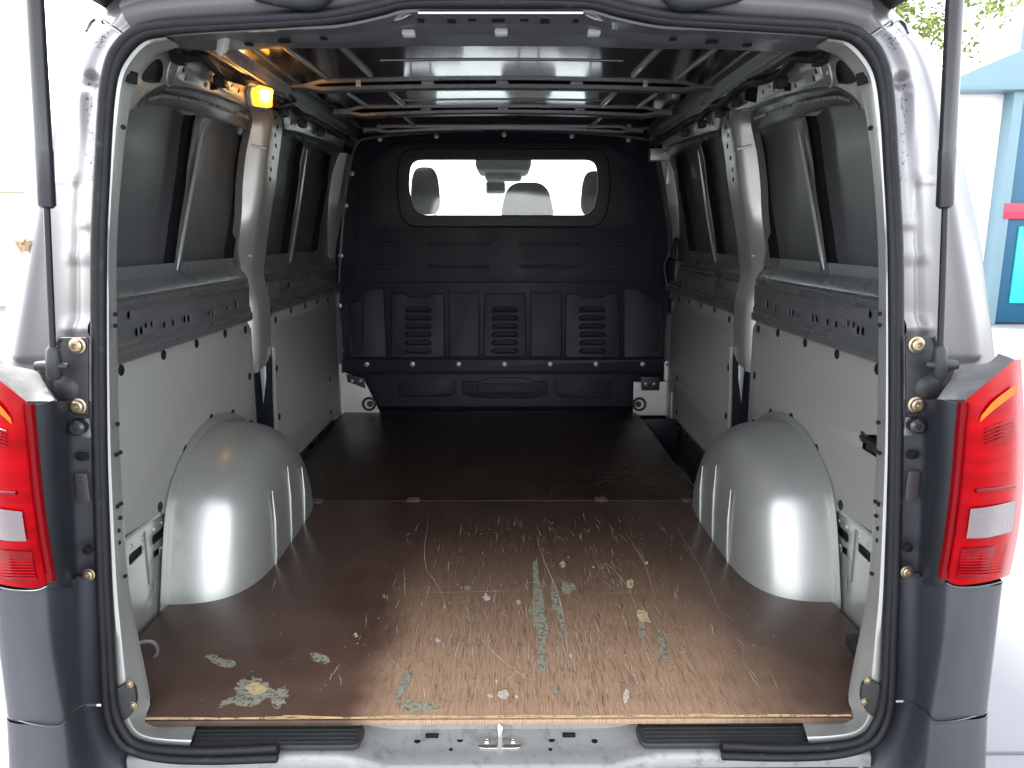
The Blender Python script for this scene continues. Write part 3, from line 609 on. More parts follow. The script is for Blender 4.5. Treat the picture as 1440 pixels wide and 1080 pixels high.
for x, y0, y1, r_ in ((.405,.80,1.20,.008),(.545,.80,1.24,.006),(.38,1.44,1.75,.007),(.52,1.44,1.75,.005),(.40,1.95,2.25,.006)):
    for s in (-1, 1):
        z = roofz(x)-.0035; part('pressed_bead', tube([(s*x*1.02,y0,z),(s*x*1.015,y0+.03,z-.003),(s*x*.985,y1-.03,z-.003),(s*x*.98,y1,z)], [.002,r_,r_,.002], 8), 'silver', roof)
for y_, hw in ((1.0,.34),(1.62,.36)):
    part('pressed_bead', tube([(-hw,y_,roofz(hw)-.002),(-hw*.5,y_,roofz(hw*.5)-.002),(0,y_,roofz(0)-.002),(hw*.5,y_,roofz(hw*.5)-.002),(hw,y_,roofz(hw)-.002)], .006, 8), 'roof', roof)
# roof side rail and wiring
sr = [[(-(XW(1.25)-.01),y,1.275),(-.695,y,1.292),(-.688,y,1.305),(-.684,y,1.325),(-.675,y,1.345)] for y in (.10,.6,1.1,1.6,2.1,2.45)]
both('roof_side_rail', sheet(sr), 'steel', van, van, smooth=30)
both('rail_edge', tube([(-.688,y,1.302) for y in (.12,.6,1.1,1.6,2.1,2.4)], .005, 6), 'silver', van, van)
hp_ = [(.30,1.265),(.45,1.266),(.52,1.252),(.60,1.268),(.75,1.264),(.86,1.268),(.98,1.285),(1.1,1.280),(1.22,1.272),(1.35,1.285),(1.45,1.262),(1.6,1.282),(1.72,1.272),(1.85,1.286),(2.0,1.275),(2.2,1.285)]
hn = smooth_path([(-.688+.010*math.sin(y*23), y, z) for y, z in hp_], 8)
both('wiring_harness', tube(hn, [.012+.005*noise.noise((i*.35,0,0)) for i in range(len(hn))], 9), 'black', van, van)
wh = [o_ for o_ in van.children if o_.name.startswith('wiring_harness')]
for y_, z_ in ((.52,1.258),(.76,1.255),(1.12,1.268),(1.3,1.265),(1.52,1.262),(1.78,1.265)):
    both('cable_clip', join(boxm((-.715,y_-.02,z_-.022),(-.69,y_+.02,z_+.004),.004), boxm((-.71,y_+.022,z_-.014),(-.695,y_+.034,z_-.004),.003)), 'black', wh[0], wh[1])
part('cable_loop', tube(smooth_path([wl(392,140,.03), wl(390,150,.05), wl(401,147,.05), wl(415,142,.04), wl(408,135,.03)], 6), .006, 8), 'black', van)
# lit courtesy lamp on the left cant rail
lp = [wl(347,131,.012), wl(352,118,.012), wl(374,124,.012), wl(371,153,.012), wl(350,150,.012)]
lampc = sum(lp, Vector())/5
lamp = part('courtesy_lamp', wallplate(rnd([(p.y,p.z) for p in lp], .012), (), .014, .012, .003), 'liner', van, 'lit amber courtesy lamp on the left upper rail')
lens = part('lamp_lens', plate(rnd([(lampc.y+(p.y-lampc.y)*.94, lampc.z+(p.z-lampc.z)*.94) for p in lp], .014), (), .022, .008, lambda a, b, c: Vector((-(XW(b)-.030)+c, a, b)), [(1, lampc.z+.01*k) for k in range(-4,5)], 3), 'lampglow', lamp)
part('bulb', lathe([(.004,-.012),(.009,-.008),(.011,0),(.009,.008),(.004,.012)], (lampc.x+.033, lampc.y-.01, lampc.z), (0,0,1), 12), 'bulb', lamp)
pl_ = bpy.data.lights.new('lamp_light', 'POINT'); po = bpy.data.objects.new('lamp_light', pl_); COL.objects.link(po); po.location = (lampc.x+.075, lampc.y, lampc.z-.005); pl_.energy = .05; pl_.color = (1,.42,.08); pl_.shadow_soft_size = .02
po.parent = lamp

# ---- door opening: reveal, header, sill, seal
def oy(z): return -.045 + .045*z                               # plane of the opening leans slightly forward
def op(u, v, dy=0):
    z = .6
    for _ in range(8): p = at(u, v, y=oy(z)+dy); z = p.z
    return p
S = [(230,51),(200,57),(177,80),(163.5,110),(156.5,170),(153,230),(148.5,345),(147.5,490),(149,620),(152,720),(156,830),(160,900),(164,985),(171,1016),(188,1039),(225,1048),(266,1050)]
Rv = [(252,64),(224,73),(201,97),(189,121),(181,160),(173,222),(164.5,345),(165,490),(168,620),(173.5,720),(182.5,830),(193,887),(211,980),(206,1006),(222,1020),(250,1021),(276,1021)]
Ry = [.07,.06,.05,.045,.04,.035,.035,.035,.035,.035,.035,.035,.025,.012,.004,.002,.002]
def lp_(s, a, b, t, dy): return at(a[0]+(b[0]-a[0])*t, a[1]+(b[1]-a[1])*t, y=s.y+dy)
rows = []
for (a, b, y_) in zip(S, Rv, Ry):
    s = op(*a, .004); e = at(*b, y=y_) if b[1] < 990 else at(*b, y=y_)
    k = s.lerp(e, .38); k.x += .004*(1 if a[1] < 990 else 0); k.z += -.004 if a[1] > 990 else 0
    rows.append([tuple(s+Vector((-.012,.03,0))), tuple(s), tuple(lp_(s,a,b,.12,-.003)), tuple(lp_(s,a,b,.32,0)), tuple(lp_(s,a,b,.40,.006)), tuple(s.lerp(e,.8)), tuple(e), tuple(e+Vector((-.006,.010,0))), (-(XW(e.z)-.004 if e.z > .02 else .70), .285 if e.z > .02 else .03, e.z)])
revL, revR = both('pillar_reveal', sheet(rows, kv=4), 'silver', van, van, smooth=50)
for u, v in ((160,442),(160,458),(163,596),(162,639),(167,636),(163,712),(168,708),(167,728),(164.5,746),(165,763),(174,810),(171,179)):
    c = at(u, v, y=.0); both('pin_hole', lathe([(.0042,0),(.0042,.0008),(.0002,.0008)], (c.x+.003,c.y-.001,c.z), (.75,-.6,0), 8), 'hole', revL, revR)
pk = at(183,109,y=.030); both('square_pocket', lathe([(.013,-.004),(.013,.001),(.0105,.0015),(.010,.0002),(.0003,.0002)], (pk.x+.004,pk.y-.003,pk.z), (.8,-.55,-.1), 4), 'hole', revL, revR)
part('cant_pocket', mirror(wallplate(rnd(yz([(345,119),(361,115),(363,140),(347,144)], .01), .008), (), .009, .003, .001)), 'hole', cantR)
# striker plates at the foot of the reveal
sp_ = [at(u, v, y=-.03) for u, v in ((161,966),(184,953),(193,962),(196,982),(188,1002),(168,1012))]
def spmap(a, b, c): return Vector((a, -.036+.25*(a+.64)+c, b))
stL, stR = both('striker_plate', plate(rnd([(p.x,p.z) for p in sp_], .008), (), .010, .002, spmap, bres=2), 'pad', revL, revR)
for u, v in ((183,961),(188,991)):
    p = at(u, v, y=-.04); both('screw', bolt((p.x, -.036+.25*(p.x+.64)-.005, p.z), (0,-1,0), .006, .004), 'zinc', revL, revR)
# header above the opening
St = [(200,57),(233,50),(300,43),(400,38),(473,35),(534,23),(562,15),(582,13),(640,13),(705,13)]
hv = {0:(57,73),1:(50,66)}
side_rows = []
for i, (u, v) in enumerate(St):
    cz = max(0, min(1, (u-500)/80.0)); vv = [v, v+4, 47+(34-47)*cz, 54+(36-54)*cz, 58+(47-58)*cz, 61+(50-61)*cz, 71+(65-71)*cz - (3*(1-cz) if u > 380 else 0)]
    if u < 300: vv = [v, v+3, v+7, v+10, v+12, v+14, v+17]
    ys_ = [None,.015,.07,.085,.12,.135,.205]; row = []
    for k, (q, y_) in enumerate(zip(vv, ys_)):
        p = op(u, q, .004) if y_ is None else at(u + (705-u)*.0, q, y=y_)
        if k in (3, 4) and u > 300: p.z += .010*(k == 3)
        row.append(p)
    row.append(row[-1]+Vector((0,.004,.10))); side_rows.append(row)
full = side_rows + [[Vector((-p.x, p.y, p.z)) for p in r_] for r_ in side_rows[-2::-1]]
hdr = part('door_header', sheet(full, kv=4), 'blank', van, 'roof header over the tailgate opening', smooth=30)
for u, v in ((575,47),(705,45.5),(835,46)): p = at(u, v, y=.115); part('white_clip', boxm((p.x-.011,.105,p.z-.005),(p.x+.011,.125,p.z+.005),.003), 'liner', hdr)
for sgn in (-1, 1):
    for u, v, wd, y_ in ((592,27,4,.05),(635,28,6,.05),(664,25,6,.05),(400,56,9,.11),(455,52,5,.09),(350,60,6,.13),(705,26,5,.05)):
        p = at(u, v, y=y_); part('punched_slot', boxm((sgn*p.x-wd*.0011,y_-.006,p.z-.004),(sgn*p.x+wd*.0011,y_+.006,p.z-.001),.0005), 'hole', hdr)
    a, b = at(550,29,y=.045), at(580,20,y=.02); part('edge_lip', tube([(sgn*a.x,a.y,a.z),(sgn*(a.x+b.x)/2,(a.y+b.y)/2,(a.z+b.z)/2-.002),(sgn*b.x,b.y,b.z)], .003, 6), 'chrome', hdr)
a, b = at(588,18,y=.012), at(820,18,y=.012); part('edge_lip', tube([a, b], .003, 6), 'chrome', hdr)
# torn strip of clear plastic hanging from the header
tpx = [((304,42),(336,47)), ((306,52),(326,53)), ((305,64),(322,62)), ((304,72),(321,70)), ((308,80),(313,79))]
part('torn_film', sheet([[at(a[0],a[1],y=.10), at((a[0]+b[0])/2,(a[1]+b[1])/2,y=.09), at(b[0],b[1],y=.105)] for a, b in tpx], ku=3, kv=3, thick=.0008), 'plastic_clear', van, 'torn strip of milky plastic hanging from the header')
# sill
xs_ = [-.66+.022*k for k in range(61)]; rows = []
def dip(x): t = max(0, min(1, (.285-abs(x))/.095)); return t*t*(3-2*t)
for x in xs_:
    d_ = dip(x); o_ = -.047-.002*d_; rows.append([(x,.030,-.018),(x,.027,-.028-.014*d_),(x,.012,-.032-.021*d_),(x,o_*.45,-.033-.021*d_),(x,o_,-.034-.021*d_),(x,o_-.004,-.035-.022*d_),(x,o_-.007,-.038-.022*d_),(x,o_-.009-.006*d_,-.041-.024*d_),(x,o_-.010-.007*d_,-.060-.026*d_)])
sill = part('sill_plate', sheet(rows), 'sill', van, smooth=35)
for u, v, r_ in ((587,1042.5,.006),(647,1041,.006),(776,1041,.006),(836,1042.5,.006),(634,1054,.0035),(774,1054,.0035)):
    p = at(u, v, z=-.0535); part('sill_hole', lathe([(r_,0),(r_,.0012),(.0003,.0012)], (p.x,p.y,-.0540), (0,0,1), 12), 'hole', sill)
for x in (-.128,.128): part('sill_slot', boxm((x-.012,.014,-.052),(x+.012,.019,-.044),.001), 'hole', sill)
hk = at(703,1046,z=-.054)
part('latch_hook', join(tube(smooth_path([(hk.x,hk.y+.020,-.054),(hk.x,hk.y+.018,-.027),(hk.x,hk.y+.006,-.012),(hk.x,hk.y-.008,-.018),(hk.x,hk.y-.012,-.054)],5), .0055, 8), plate(rnd([(hk.x-.042,hk.y-.016),(hk.x+.042,hk.y-.016),(hk.x+.036,hk.y+.024),(hk.x-.036,hk.y+.024)],.014), [circ((hk.x-.024,hk.y+.004),.006), circ((hk.x+.024,hk.y+.004),.006)], .004, .001, zmap(-.0525))), 'chrome', sill)
for s in (-1, 1): part('bolt', bolt((hk.x+s*.024,hk.y+.004,-.0505), (0,0,1), .006, .003), 'chrome', sill)
pad = plate(rnd([(-.585,-.002),(-.555,.020),(-.262,.020),(-.248,.0),(-.253,-.045),(-.605,-.045)], .012), (), .010, .002, zmap(-.026), bres=2)
padL, padR = both('step_pad', pad, 'pad', van, van)
for k in range(5): both('tread_ridge', boxm((-.575,-.036+.011*k,-.0215),(-.262,-.033+.011*k,-.0198),.0006), 'pad', padL, padR)
# seal: two rubber beads following the opening
c1 = [(390,1052),(300,1056),(235,1054),(192,1046),(172,1026),(159.5,990),(153.5,900),(149.5,830),(145.5,720),(143,620),(142,490),(142.5,345),(147,230),(150.5,165),(157,110),(171,76),(196,51),(232,42),(300,37),(400,31.5),(470,26),(534,13),(562,6),(600,3.5),(705,3)]
c2 = [(390,1066),(300,1069),(228,1066),(180,1053),(159,1030),(149,990),(145,900),(142,830),(138.5,720),(136,620),(134.5,490),(134.5,345),(140,230),(143.5,165),(148.5,110),(162,70),(190,44),(230,34.5),(300,30),(400,24.5),(470,19),(534,6),(562,-1),(600,-4),(705,-5)]
def sealpath(c, dy):
    l = [op(u, v, dy) for u, v in c]; return smooth_path(l + [Vector((-p.x, p.y, p.z)) for p in l[-2::-1]], 5)
p1, p2 = sealpath(c1, -.012), sealpath(c2, -.016)
seal = part('door_seal', tube(p1, .0078, 12), 'rubber', van, 'black rubber seal around the tailgate opening')
part('outer_bead', tube(p2, .0078, 12), 'rubber', seal)
part('seal_groove', tube([(a+b)/2+Vector((0,.008,0)) for a, b in zip(p1, p2)], .009, 8), 'hole', seal)

# ---- outside of the rear pillars and header
col_px = [(-15,235,215,195,178,164),(10,214,195,175,158,146),(30,198,180,160,142,126),(60,168,150,130,112,96),(110,142,130,112,90,70),(180,137,122,105,74,56),(250,133,118,104,62,40),(330,130,115,105,50,22),(420,128,112,104,36,10),(500,128,111,104,25,0),(560,128,111,104,22,-6),(700,130,112,104,20,-8)]
rows = []
for v, a, b, c, d, e in col_px:
    pa, pb, pc, pd, pe = op(a, v, -.006), op(b, v, .016), op(c, v, .034), None, wl(e, v, -.085)
    pd = at(d, v, y=pc.y+(pe.y-pc.y)*.42); pe.y = max(pe.y, pd.y+.02)
    m1_ = pb.lerp(pa,.5)+Vector((0,-.001,0)); m2_ = pc.lerp(pd,.35)+Vector((0,.006,0)); m3_ = pc.lerp(pd,.7)+Vector((0,.002,0)); m4_ = pd.lerp(pe,.5)+Vector((0,-.006,0))
    rows.append(catmull([pa, m1_, pb, pc, m2_, m3_, pd+Vector((0,-.006,0)), m4_, pe], 4) + [pe+Vector((-.014,.03,0)), pe+Vector((-.03,.12,0)), pe+Vector((-.035,.4,0)), pe+Vector((-.04,3.0,0))])
me = sheet(rows, kv=9)
def pix(p):
    d = p-CAM; w_ = d.dot(fw); return 720+F*d.dot(rt)/w_, 540-F*d.dot(up)/w_
def sm(a, b, t): t = max(0, min(1, (t-a)/(b-a))); return t*t*(3-2*t)
for v_ in me.vertices:                                         # pressed hollow, drain flute and swages of the pillar
    if v_.co.y > .2: continue
    u, v = pix(v_.co)
    g = lambda a, b: math.exp(-(a/b)**2)
    dy = .018*g(u-128,16)*g(v-113,11) - .006*g(u-116,6)*sm(118,135,v)*sm(235,160,v) - .007*g(v-251,4)*sm(70,85,u)*sm(114,104,u) - .006*g(v-312,4)*sm(104,110,u) - .007*g(v-356,5)*sm(86,96,u) + .006*g(u-107,4)*sm(255,280,v) - .012*g(v-462,9)*sm(84,94,u)
    v_.co.y += dy
rpL, rpR = both('rear_pillar', me, 'body', van, van, smooth=70)
from mathutils.bvhtree import BVHTree
bv = BVHTree.FromPolygons([v.co.copy() for v in me.vertices], [tuple(p.vertices) for p in me.polygons])
def specks(n_, fn):
    vs_, fs = [], []
    for _ in range(n_):
        u, v, r_ = fn(); h = bv.ray_cast(CAM, ray(u, v).normalized())
        if h[0] is None: continue
        c = h[0]-ray(u, v).normalized()*.0012; n_v = h[1] if h[1].dot(ray(u, v)) < 0 else -h[1]; e1 = n_v.orthogonal().normalized(); e2 = n_v.cross(e1); b = len(vs_); k_ = random.randint(5, 7)
        vs_ += [c+(e1*math.cos(6.283*q/k_)+e2*math.sin(6.283*q/k_))*r_*random.uniform(.5,1.3) for q in range(k_)]; fs.append(tuple(range(b, b+k_)))
    return mesh(vs_, fs)
both('moss_specks', join(specks(70, lambda: (random.gauss(139,5), 38+abs(random.gauss(0,17)), random.uniform(.0004,.0018))), specks(70, lambda: (random.gauss(128,3), random.uniform(110,270), random.uniform(.0004,.0016))), specks(60, lambda: (random.uniform(20,125), random.uniform(60,470), random.uniform(.0003,.0009)))), 'moss', rpL, rpR, kind='stuff', smooth=0)
def surf(u, v, off=.002):
    h = bv.ray_cast(CAM, ray(u, v).normalized()); return (h[0] if h[0] is not None else op(u, v, .02)) - ray(u, v).normalized()*off
# header skin above the seal
ot = [(187,43),(225,31),(300,24),(400,19),(470,13),(534,0),(562,-7),(600,-10),(705,-11)]; rows = []
for u, v in ot:
    p = op(u, v, -.006); q = Vector((p.x*1.03, .0, p.z+.035)); rows.append([p, p.lerp(q,.4)+Vector((0,-.008,0)), q, Vector((q.x*1.02,.05,q.z+.05 if abs(q.x)<.5 else q.z+.035)), Vector((q.x*1.02,.25,1.40))])
rows = rows + [[Vector((-p.x, p.y, p.z)) for p in r_] for r_ in rows[-2::-1]]
hs_ = part('header_skin', sheet(rows, kv=4), 'body', van, smooth=60)
both('gutter_joint', tube([surf(176,50), surf(160,39), surf(146,29)], .0028, 6), 'trim', rpL, rpR)
both('gutter_clip', join(tube([surf(122,44), surf(128,34), surf(136,26)], [.003,.005,.003], 6), tube([surf(136,26), surf(141,27), surf(146,31)], .0045, 6)), 'body', rpL, rpR)
hL, hR = both('hinge_cover', tube(smooth_path([op(u, v, -.03) for u, v in ((352,-8),(385,-2),(420,0),(445,-2),(456,-12),(458,-30))], 5), [.006+.009*min(1,i/12) for i in range(26)], 12), 'trim', van, van)

# ---- strut brackets, struts, buffers
def fp(u, v, y_): p = at(u, v, y=y_); return (p.x, p.z)
bk = plate(rnd([fp(*q, -.050) for q in ((80,480),(86,474),(126,474),(126,586),(99,584),(62,533),(56,520),(63,511),(79,508))], .006), (), .005, .0015, smap(-.052), bres=2)
bkL, bkR = both('strut_bracket', bk, 'black', van, van)
ed = [at(u, v, y=-.055) for u, v in ((84,476),(80,482),(80,507),(64,512),(57,521),(63,534),(99,584),(124,586))]
both('bracket_flange', tube(ed, .0035, 6), 'black', bkL, bkR)
both('boss', lathe([(.022,0),(.019,.003),(.012,.006),(.0005,.007)], at(92,548,y=-.054), (0,-1,0), 16), 'black', bkL, bkR)
for u, v in ((109.5,486),(111,571)): both('bolt', bolt(at(u, v, y=-.056), (0,-1,0), .0105, .010), 'zinc', bkL, bkR)
base = plate(rnd([fp(*q, -.044) for q in ((99,584),(126,586),(130,616),(112,613),(102,600))], .006), (), .004, .001, smap(-.046))
bfL, bfR = both('buffer_mount', base, 'steel', van, van)
both('rubber_buffer', lathe([(.013,0),(.0135,.012),(.0125,.020),(.008,.024),(.004,.024),(.0035,.018),(.0003,.018)], at(114,599,y=-.048), (.15,-1,.05), 16), 'strut', bfL, bfR)
a, b, c = at(75.5,512,y=-.085), at(65.5,288,y=-.100), at(45,-70,y=-.150)
d_ = (b-a).normalized(); t_ = (c-b).normalized()
gL = part('gas_strut', tube([b-t_*.004, b, b+t_*.078, b+t_*.080, b+t_*.30, c], [.009,.0125,.0125,.0118,.0112,.0112], 16), 'strut', van, 'left gas strut holding up the tailgate')
gR = part('gas_strut', mirror(tube([b-t_*.004, b, b+t_*.078, b+t_*.080, b+t_*.30, c], [.009,.0125,.0125,.0118,.0112,.0112], 16)), 'strut', van, 'right gas strut holding up the tailgate')
both('piston_rod', tube([a, b], .0048, 12), 'rod', gL, gR)
both('ball_socket', join(lathe([(.006,.028),(.010,.022),(.0115,.0),(.0115,-.018),(.008,-.024)], a, d_, 14), tube([a+Vector((-.030,.004,-.004)), a+Vector((-.018,.004,-.004)), a+Vector((.014,.0,-.003)), a+Vector((.022,0,-.003))], [.007,.009,.006,.004], 10)), 'black', gL, gR)

# ---- tailgate, swung up over the camera
tg = [[(x*(1-.04*k), -.02-.27*k, 1.325+.22*k+.012*(k%2)) for x in (-.70,-.5,-.2,.2,.5,.70)] for k in range(5)]
tail = part('tailgate', sheet(tg, ku=3, kv=3, thick=.04), 'body', van, 'tailgate swung up above the opening')
part('tailgate_lining', boxm((-.5,-1.0,1.40),(.5,-.25,1.405),.0), 'black', tail, smooth=0).matrix_basis = Matrix.Identity(4)
bpy.data.objects.remove([o_ for o_ in bpy.data.objects if o_.name == 'tailgate_lining'][0])

# ---- rear quarter: dark trim, tail lamps, bumper (left side built, mirrored; traced on the right side)
def rq(u, v, y_): p = at(u, v, y=y_); return Vector((-p.x, p.y, p.z))
# dark trim between seal and lamp
tv = [(562,1272,1289,1304,1318,1353),(575,1272,1288,1302,1318,1352),(600,1272,1290,1304,1318,1349),(660,1272,1292,1303,1316,1345),(720,1271,1291,1300,1312,1340),(770,1270,1290,1298,1309,1333),(800,1270,1289,1296,1306,1328),(822,1270,1288,1294,1303,1324)]
rows = [[rq(a-16,v,-.034), rq(a-4,v,-.04), rq(b,v,-.052), rq(c,v,-.066), rq(d,v,-.115), rq((d+e)/2+2,v,-.138), rq(e+4,v,-.150)] for v, a, b, c, d, e in tv]
qL, qR = both('quarter_trim', sheet(rows, ku=2, kv=4), 'trim', van, van, smooth=50)
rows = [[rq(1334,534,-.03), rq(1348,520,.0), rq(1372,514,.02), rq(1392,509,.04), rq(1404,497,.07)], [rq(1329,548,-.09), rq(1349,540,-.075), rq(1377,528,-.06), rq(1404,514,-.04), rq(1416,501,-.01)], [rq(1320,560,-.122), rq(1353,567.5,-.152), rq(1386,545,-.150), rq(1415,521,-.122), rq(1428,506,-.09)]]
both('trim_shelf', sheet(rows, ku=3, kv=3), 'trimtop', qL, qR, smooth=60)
for px in ((1284,640,10,7),(1284,684,10,26)):
    p = rq(px[0], px[1], -.058); both('trim_recess', plate(rnd([(p.x-px[2]*.001,p.z-px[3]*.001),(p.x+px[2]*.001,p.z-px[3]*.001),(p.x+px[2]*.001,p.z+px[3]*.001),(p.x-px[2]*.001,p.z+px[3]*.001)],.007), (), .004, .001, smap(-.056)), 'body' if px[3] > 10 else 'hole', qL, qR)
both('plug', lathe([(.008,0),(.008,.006),(.0003,.008)], rq(1275,769,-.056), (0,-1,0), 10), 'hole', qL, qR)
both('bolt', bolt(rq(1275,804,-.060), (0,-1,0), .0085, .006), 'zinc', qL, qR)
# tail lamp
def lampsheet(vrows, dy=0): return sheet([[rq(u, v, y_+dy) for u, v, y_ in r_] for r_ in vrows], ku=4, kv=4)
lr = [[(1354,566,-.150),(1378,546,-.158),(1402,527,-.148),(1424,508,-.118),(1436,505,-.06)],
      [(1350,610,-.152),(1375,598,-.166),(1402,590,-.160),(1428,583,-.128),(1440,578,-.06)],
      [(1346,660,-.152),(1370,656,-.168),(1400,652,-.163),(1428,648,-.132),(1440,642,-.06)],
      [(1340,715,-.152),(1366,712,-.168),(1396,709,-.163),(1425,705,-.132),(1438,700,-.06)],
      [(1333,765,-.150),(1358,766,-.166),(1388,764,-.160),(1418,760,-.130),(1431,756,-.06)],
      [(1325,812,-.148),(1345,822,-.160),(1378,820,-.154),(1408,813,-.126),(1420,808,-.06)]]
tL, tR = both('tail_lamp', lampsheet(lr), 'red', van, van, smooth=60)
both('inner_edge', tube(smooth_path([rq(u, v, y_-.003) for u, v, y_ in (r_[0] for r_ in lr)], 4), .007, 8), 'dred', tL, tR)
both('reverse_window', lampsheet([[(1365,716,-.170),(1395,712,-.166),(1428,704,-.134)],[(1362,738,-.170),(1392,735,-.165),(1426,730,-.134)],[(1359,757,-.169),(1388,756,-.163),(1422,748,-.133)]], -.003), 'clear', tL, tR)
both('amber_window', lampsheet([[(1380,585,-.166),(1400,562,-.160),(1430,540,-.128)],[(1378,594,-.168),(1398,576,-.163),(1429,553,-.130)]], -.003), 'amber', tL, tR)
both('lower_reflector', lampsheet([[(1352,772,-.167),(1385,770,-.162),(1416,765,-.132)],[(1345,812,-.162),(1378,812,-.156),(1408,805,-.129)]], -.002), 'dred', tL, tR)
for k in range(9):
    v = 775+4.2*k; both('lens_rib', tube([rq(1352-.7*k,v,-.168), rq(1383-.7*k,v,-.164), rq(1414-.7*k,v-4,-.134)], .0011, 5), 'red', tL, tR)
for k in range(5):
    v = 596+5*k; both('lens_rib', tube([rq(1385,v+8,-.169), rq(1405,v+1,-.163), rq(1428,v-8,-.133)], .0011, 5), 'dred', tL, tR)
both('crease', tube([rq(1372,690,-.171), rq(1398,688,-.166), rq(1426,683,-.136)], .003, 6), 'dred', tL, tR)
# bumper corner, in two tiers with a seam
def bumper_rows(tab):
    out = []
    for r_ in tab:
        q = [rq(u, v, y_) for u, v, y_ in r_[:7]]; e = q[-1]; q += [Vector((e.x-.012,-.04,e.z+.002)), Vector((e.x-.05,.1,e.z+.003)), Vector((e.x-.09,.3,e.z+.003))]; out.append(q)
    return out
t1 = [[(1254,815,-.034),(1288,806,-.060),(1298,812,-.085),(1325,818,-.142),(1346,826,-.158),(1380,825,-.152),(1410,818,-.122),(1426,808,-.02),(1434,800,.2)],
      [(1254,900,-.034),(1286,900,-.062),(1296,900,-.09),(1318,905,-.150),(1334,908,-.166),(1368,908,-.158),(1400,900,-.125),(1418,890,-.02),(1426,880,.2)],
      [(1254,985,-.034),(1282,985,-.062),(1291,990,-.09),(1303,1000,-.150),(1316,1013,-.168),(1352,1010,-.160),(1388,1000,-.125),(1408,988,-.02),(1416,975,.2)]]
t2 = [[(1254,988,-.034),(1281,988,-.065),(1290,993,-.093),(1302,1003,-.154),(1315,1017,-.173),(1352,1013.5,-.164),(1389,1003,-.128),(1409,991,-.02),(1417,978,.2)],
      [(1225,1050,-.034),(1262,1050,-.07),(1278,1052,-.10),(1296,1055,-.158),(1312,1058,-.176),(1350,1056,-.166),(1387,1048,-.130),(1407,1036,-.02),(1415,1024,.2)],
      [(1200,1130,-.06),(1240,1130,-.085),(1265,1130,-.115),(1290,1130,-.162),(1308,1130,-.178),(1348,1130,-.168),(1385,1120,-.132),(1405,1108,-.02),(1413,1100,.2)],
      [(1180,1300,-.09),(1220,1300,-.12),(1250,1300,-.14),(1285,1300,-.165),(1304,1300,-.178),(1344,1300,-.168),(1381,1290,-.132),(1400,1280,-.02),(1408,1270,.2)]]
buL, buR = both('bumper_corner', sheet(bumper_rows(t1), ku=4, kv=6), 'bumper', van, van, smooth=60)
blL, blR = both('bumper', sheet(bumper_rows(t2), ku=4, kv=4), 'bumper', van, van, smooth=60)
both('seam_lip', tube(smooth_path([rq(u, v-1.5, y_-.001) for u, v, y_ in t2[0][1:7]], 5), .0013, 6), 'strut', buL, buR)
both('lamp_seam', tube(smooth_path([rq(u, v, y_-.002) for u, v, y_ in t1[0][2:7]], 5), .0013, 6), 'strut', buL, buR)
# bumper centre, below the sill
rows = [[(x,-.040,-.085),(x,-.075,-.090),(x,-.10,-.094),(x,-.17,-.096),(x,-.185,-.105),(x,-.19,-.16),(x,-.185,-.30)] for x in [-.62+.062*k for k in range(21)]]
bc = part('bumper_centre', sheet(rows), 'trim', van, smooth=40)
for x in (-.285,.272): part('bolt', bolt((x,-.077,-.092), (0,-1,.15), .008, .005), 'rust', bc)
part('sill_apron', boxm((-.60,-.075,-.13),(.60,-.072,-.082),.001), 'black', van)
# lashing ring at the left rear floor edge, dark latch part at the right one
rc = at(203,917,y=.20); ring = part('lashing_ring', tube([rc+Vector((.022*math.cos(t), .012*math.cos(t), .024*math.sin(t))) for t in [2*math.pi*k/18 for k in range(18)]], .0042, 8, True), 'steel', van)
part('ring_base', lathe([(.014,0),(.012,.008),(.005,.012)], rc+Vector((-.015,0,-.024)), (.6,-.2,1), 12), 'zinc', ring)
q = at(1210,905,y=.2); sh = part('socket_housing', boxm((q.x-.018,q.y-.02,q.z-.02),(q.x+.06,q.y+.03,q.z+.006),.004), 'black', van)
part('bolt', lathe([(.006,0),(.006,.014),(.003,.016)], (q.x-.002,q.y-.07,q.z-.026), (-1,-.3,0), 10), 'zinc', sh)
# latch box showing through the cut-out in the right lining
part('latch_box', join(boxm((.813,.275,.402),(.845,.375,.424),.002), boxm((.800,.27,.426),(.835,.385,.430),.001), boxm((.806,.37,.416),(.818,.39,.440),.002)), 'pad', van, 'dark latch box in the cut-out of the right lining')
part('latch_void', boxm((.838,.26,.38),(.842,.42,.48),0), 'hole', van, smooth=0)

# ---- cab seen through the window
for nm, cx, cy, wd, ht, y_ in (('l',597,268,.155,.25,2.86),('c',742,285,.27,.22,2.90),('r',838,272,.15,.24,2.86)):
    c = at(cx, cy, y=y_); seat = part('seat_back', boxm((c.x-.22,y_-.03,-.05),(c.x+.22,y_+.10,c.z-.16),.04,4), 'fabric', van)
    bm = bmesh.new(); bmesh.ops.create_uvsphere(bm, u_segments=24, v_segments=14, radius=1)
    for v in bm.verts:
        s = lambda t, k: math.copysign(abs(t)**k, t); z = s(v.co.z,.6); tp_ = 1-.12*z if nm != 'c' else 1-.18*z
        v.co = Vector((c.x+s(v.co.x,.6)*wd/2*tp_, y_+.04+s(v.co.y,.7)*.05, c.z+z*ht/2))
    part('headrest', bmesh_out(bm), 'fabric', seat, smooth=60)
    for s in (-1, 1): part('post', tube([(c.x+s*.05,y_+.04,c.z-.2),(c.x+s*.05,y_+.04,c.z)], .006, 8), 'chrome', seat)
part('cab_headliner', sheet([[(x,y,z) for x in (-.8,-.3,.3,.8)] for y, z in ((2.5,1.40),(3.0,1.42),(3.35,1.40),(3.62,1.335),(3.64,1.37))], kv=3), 'liner', van, smooth=60)
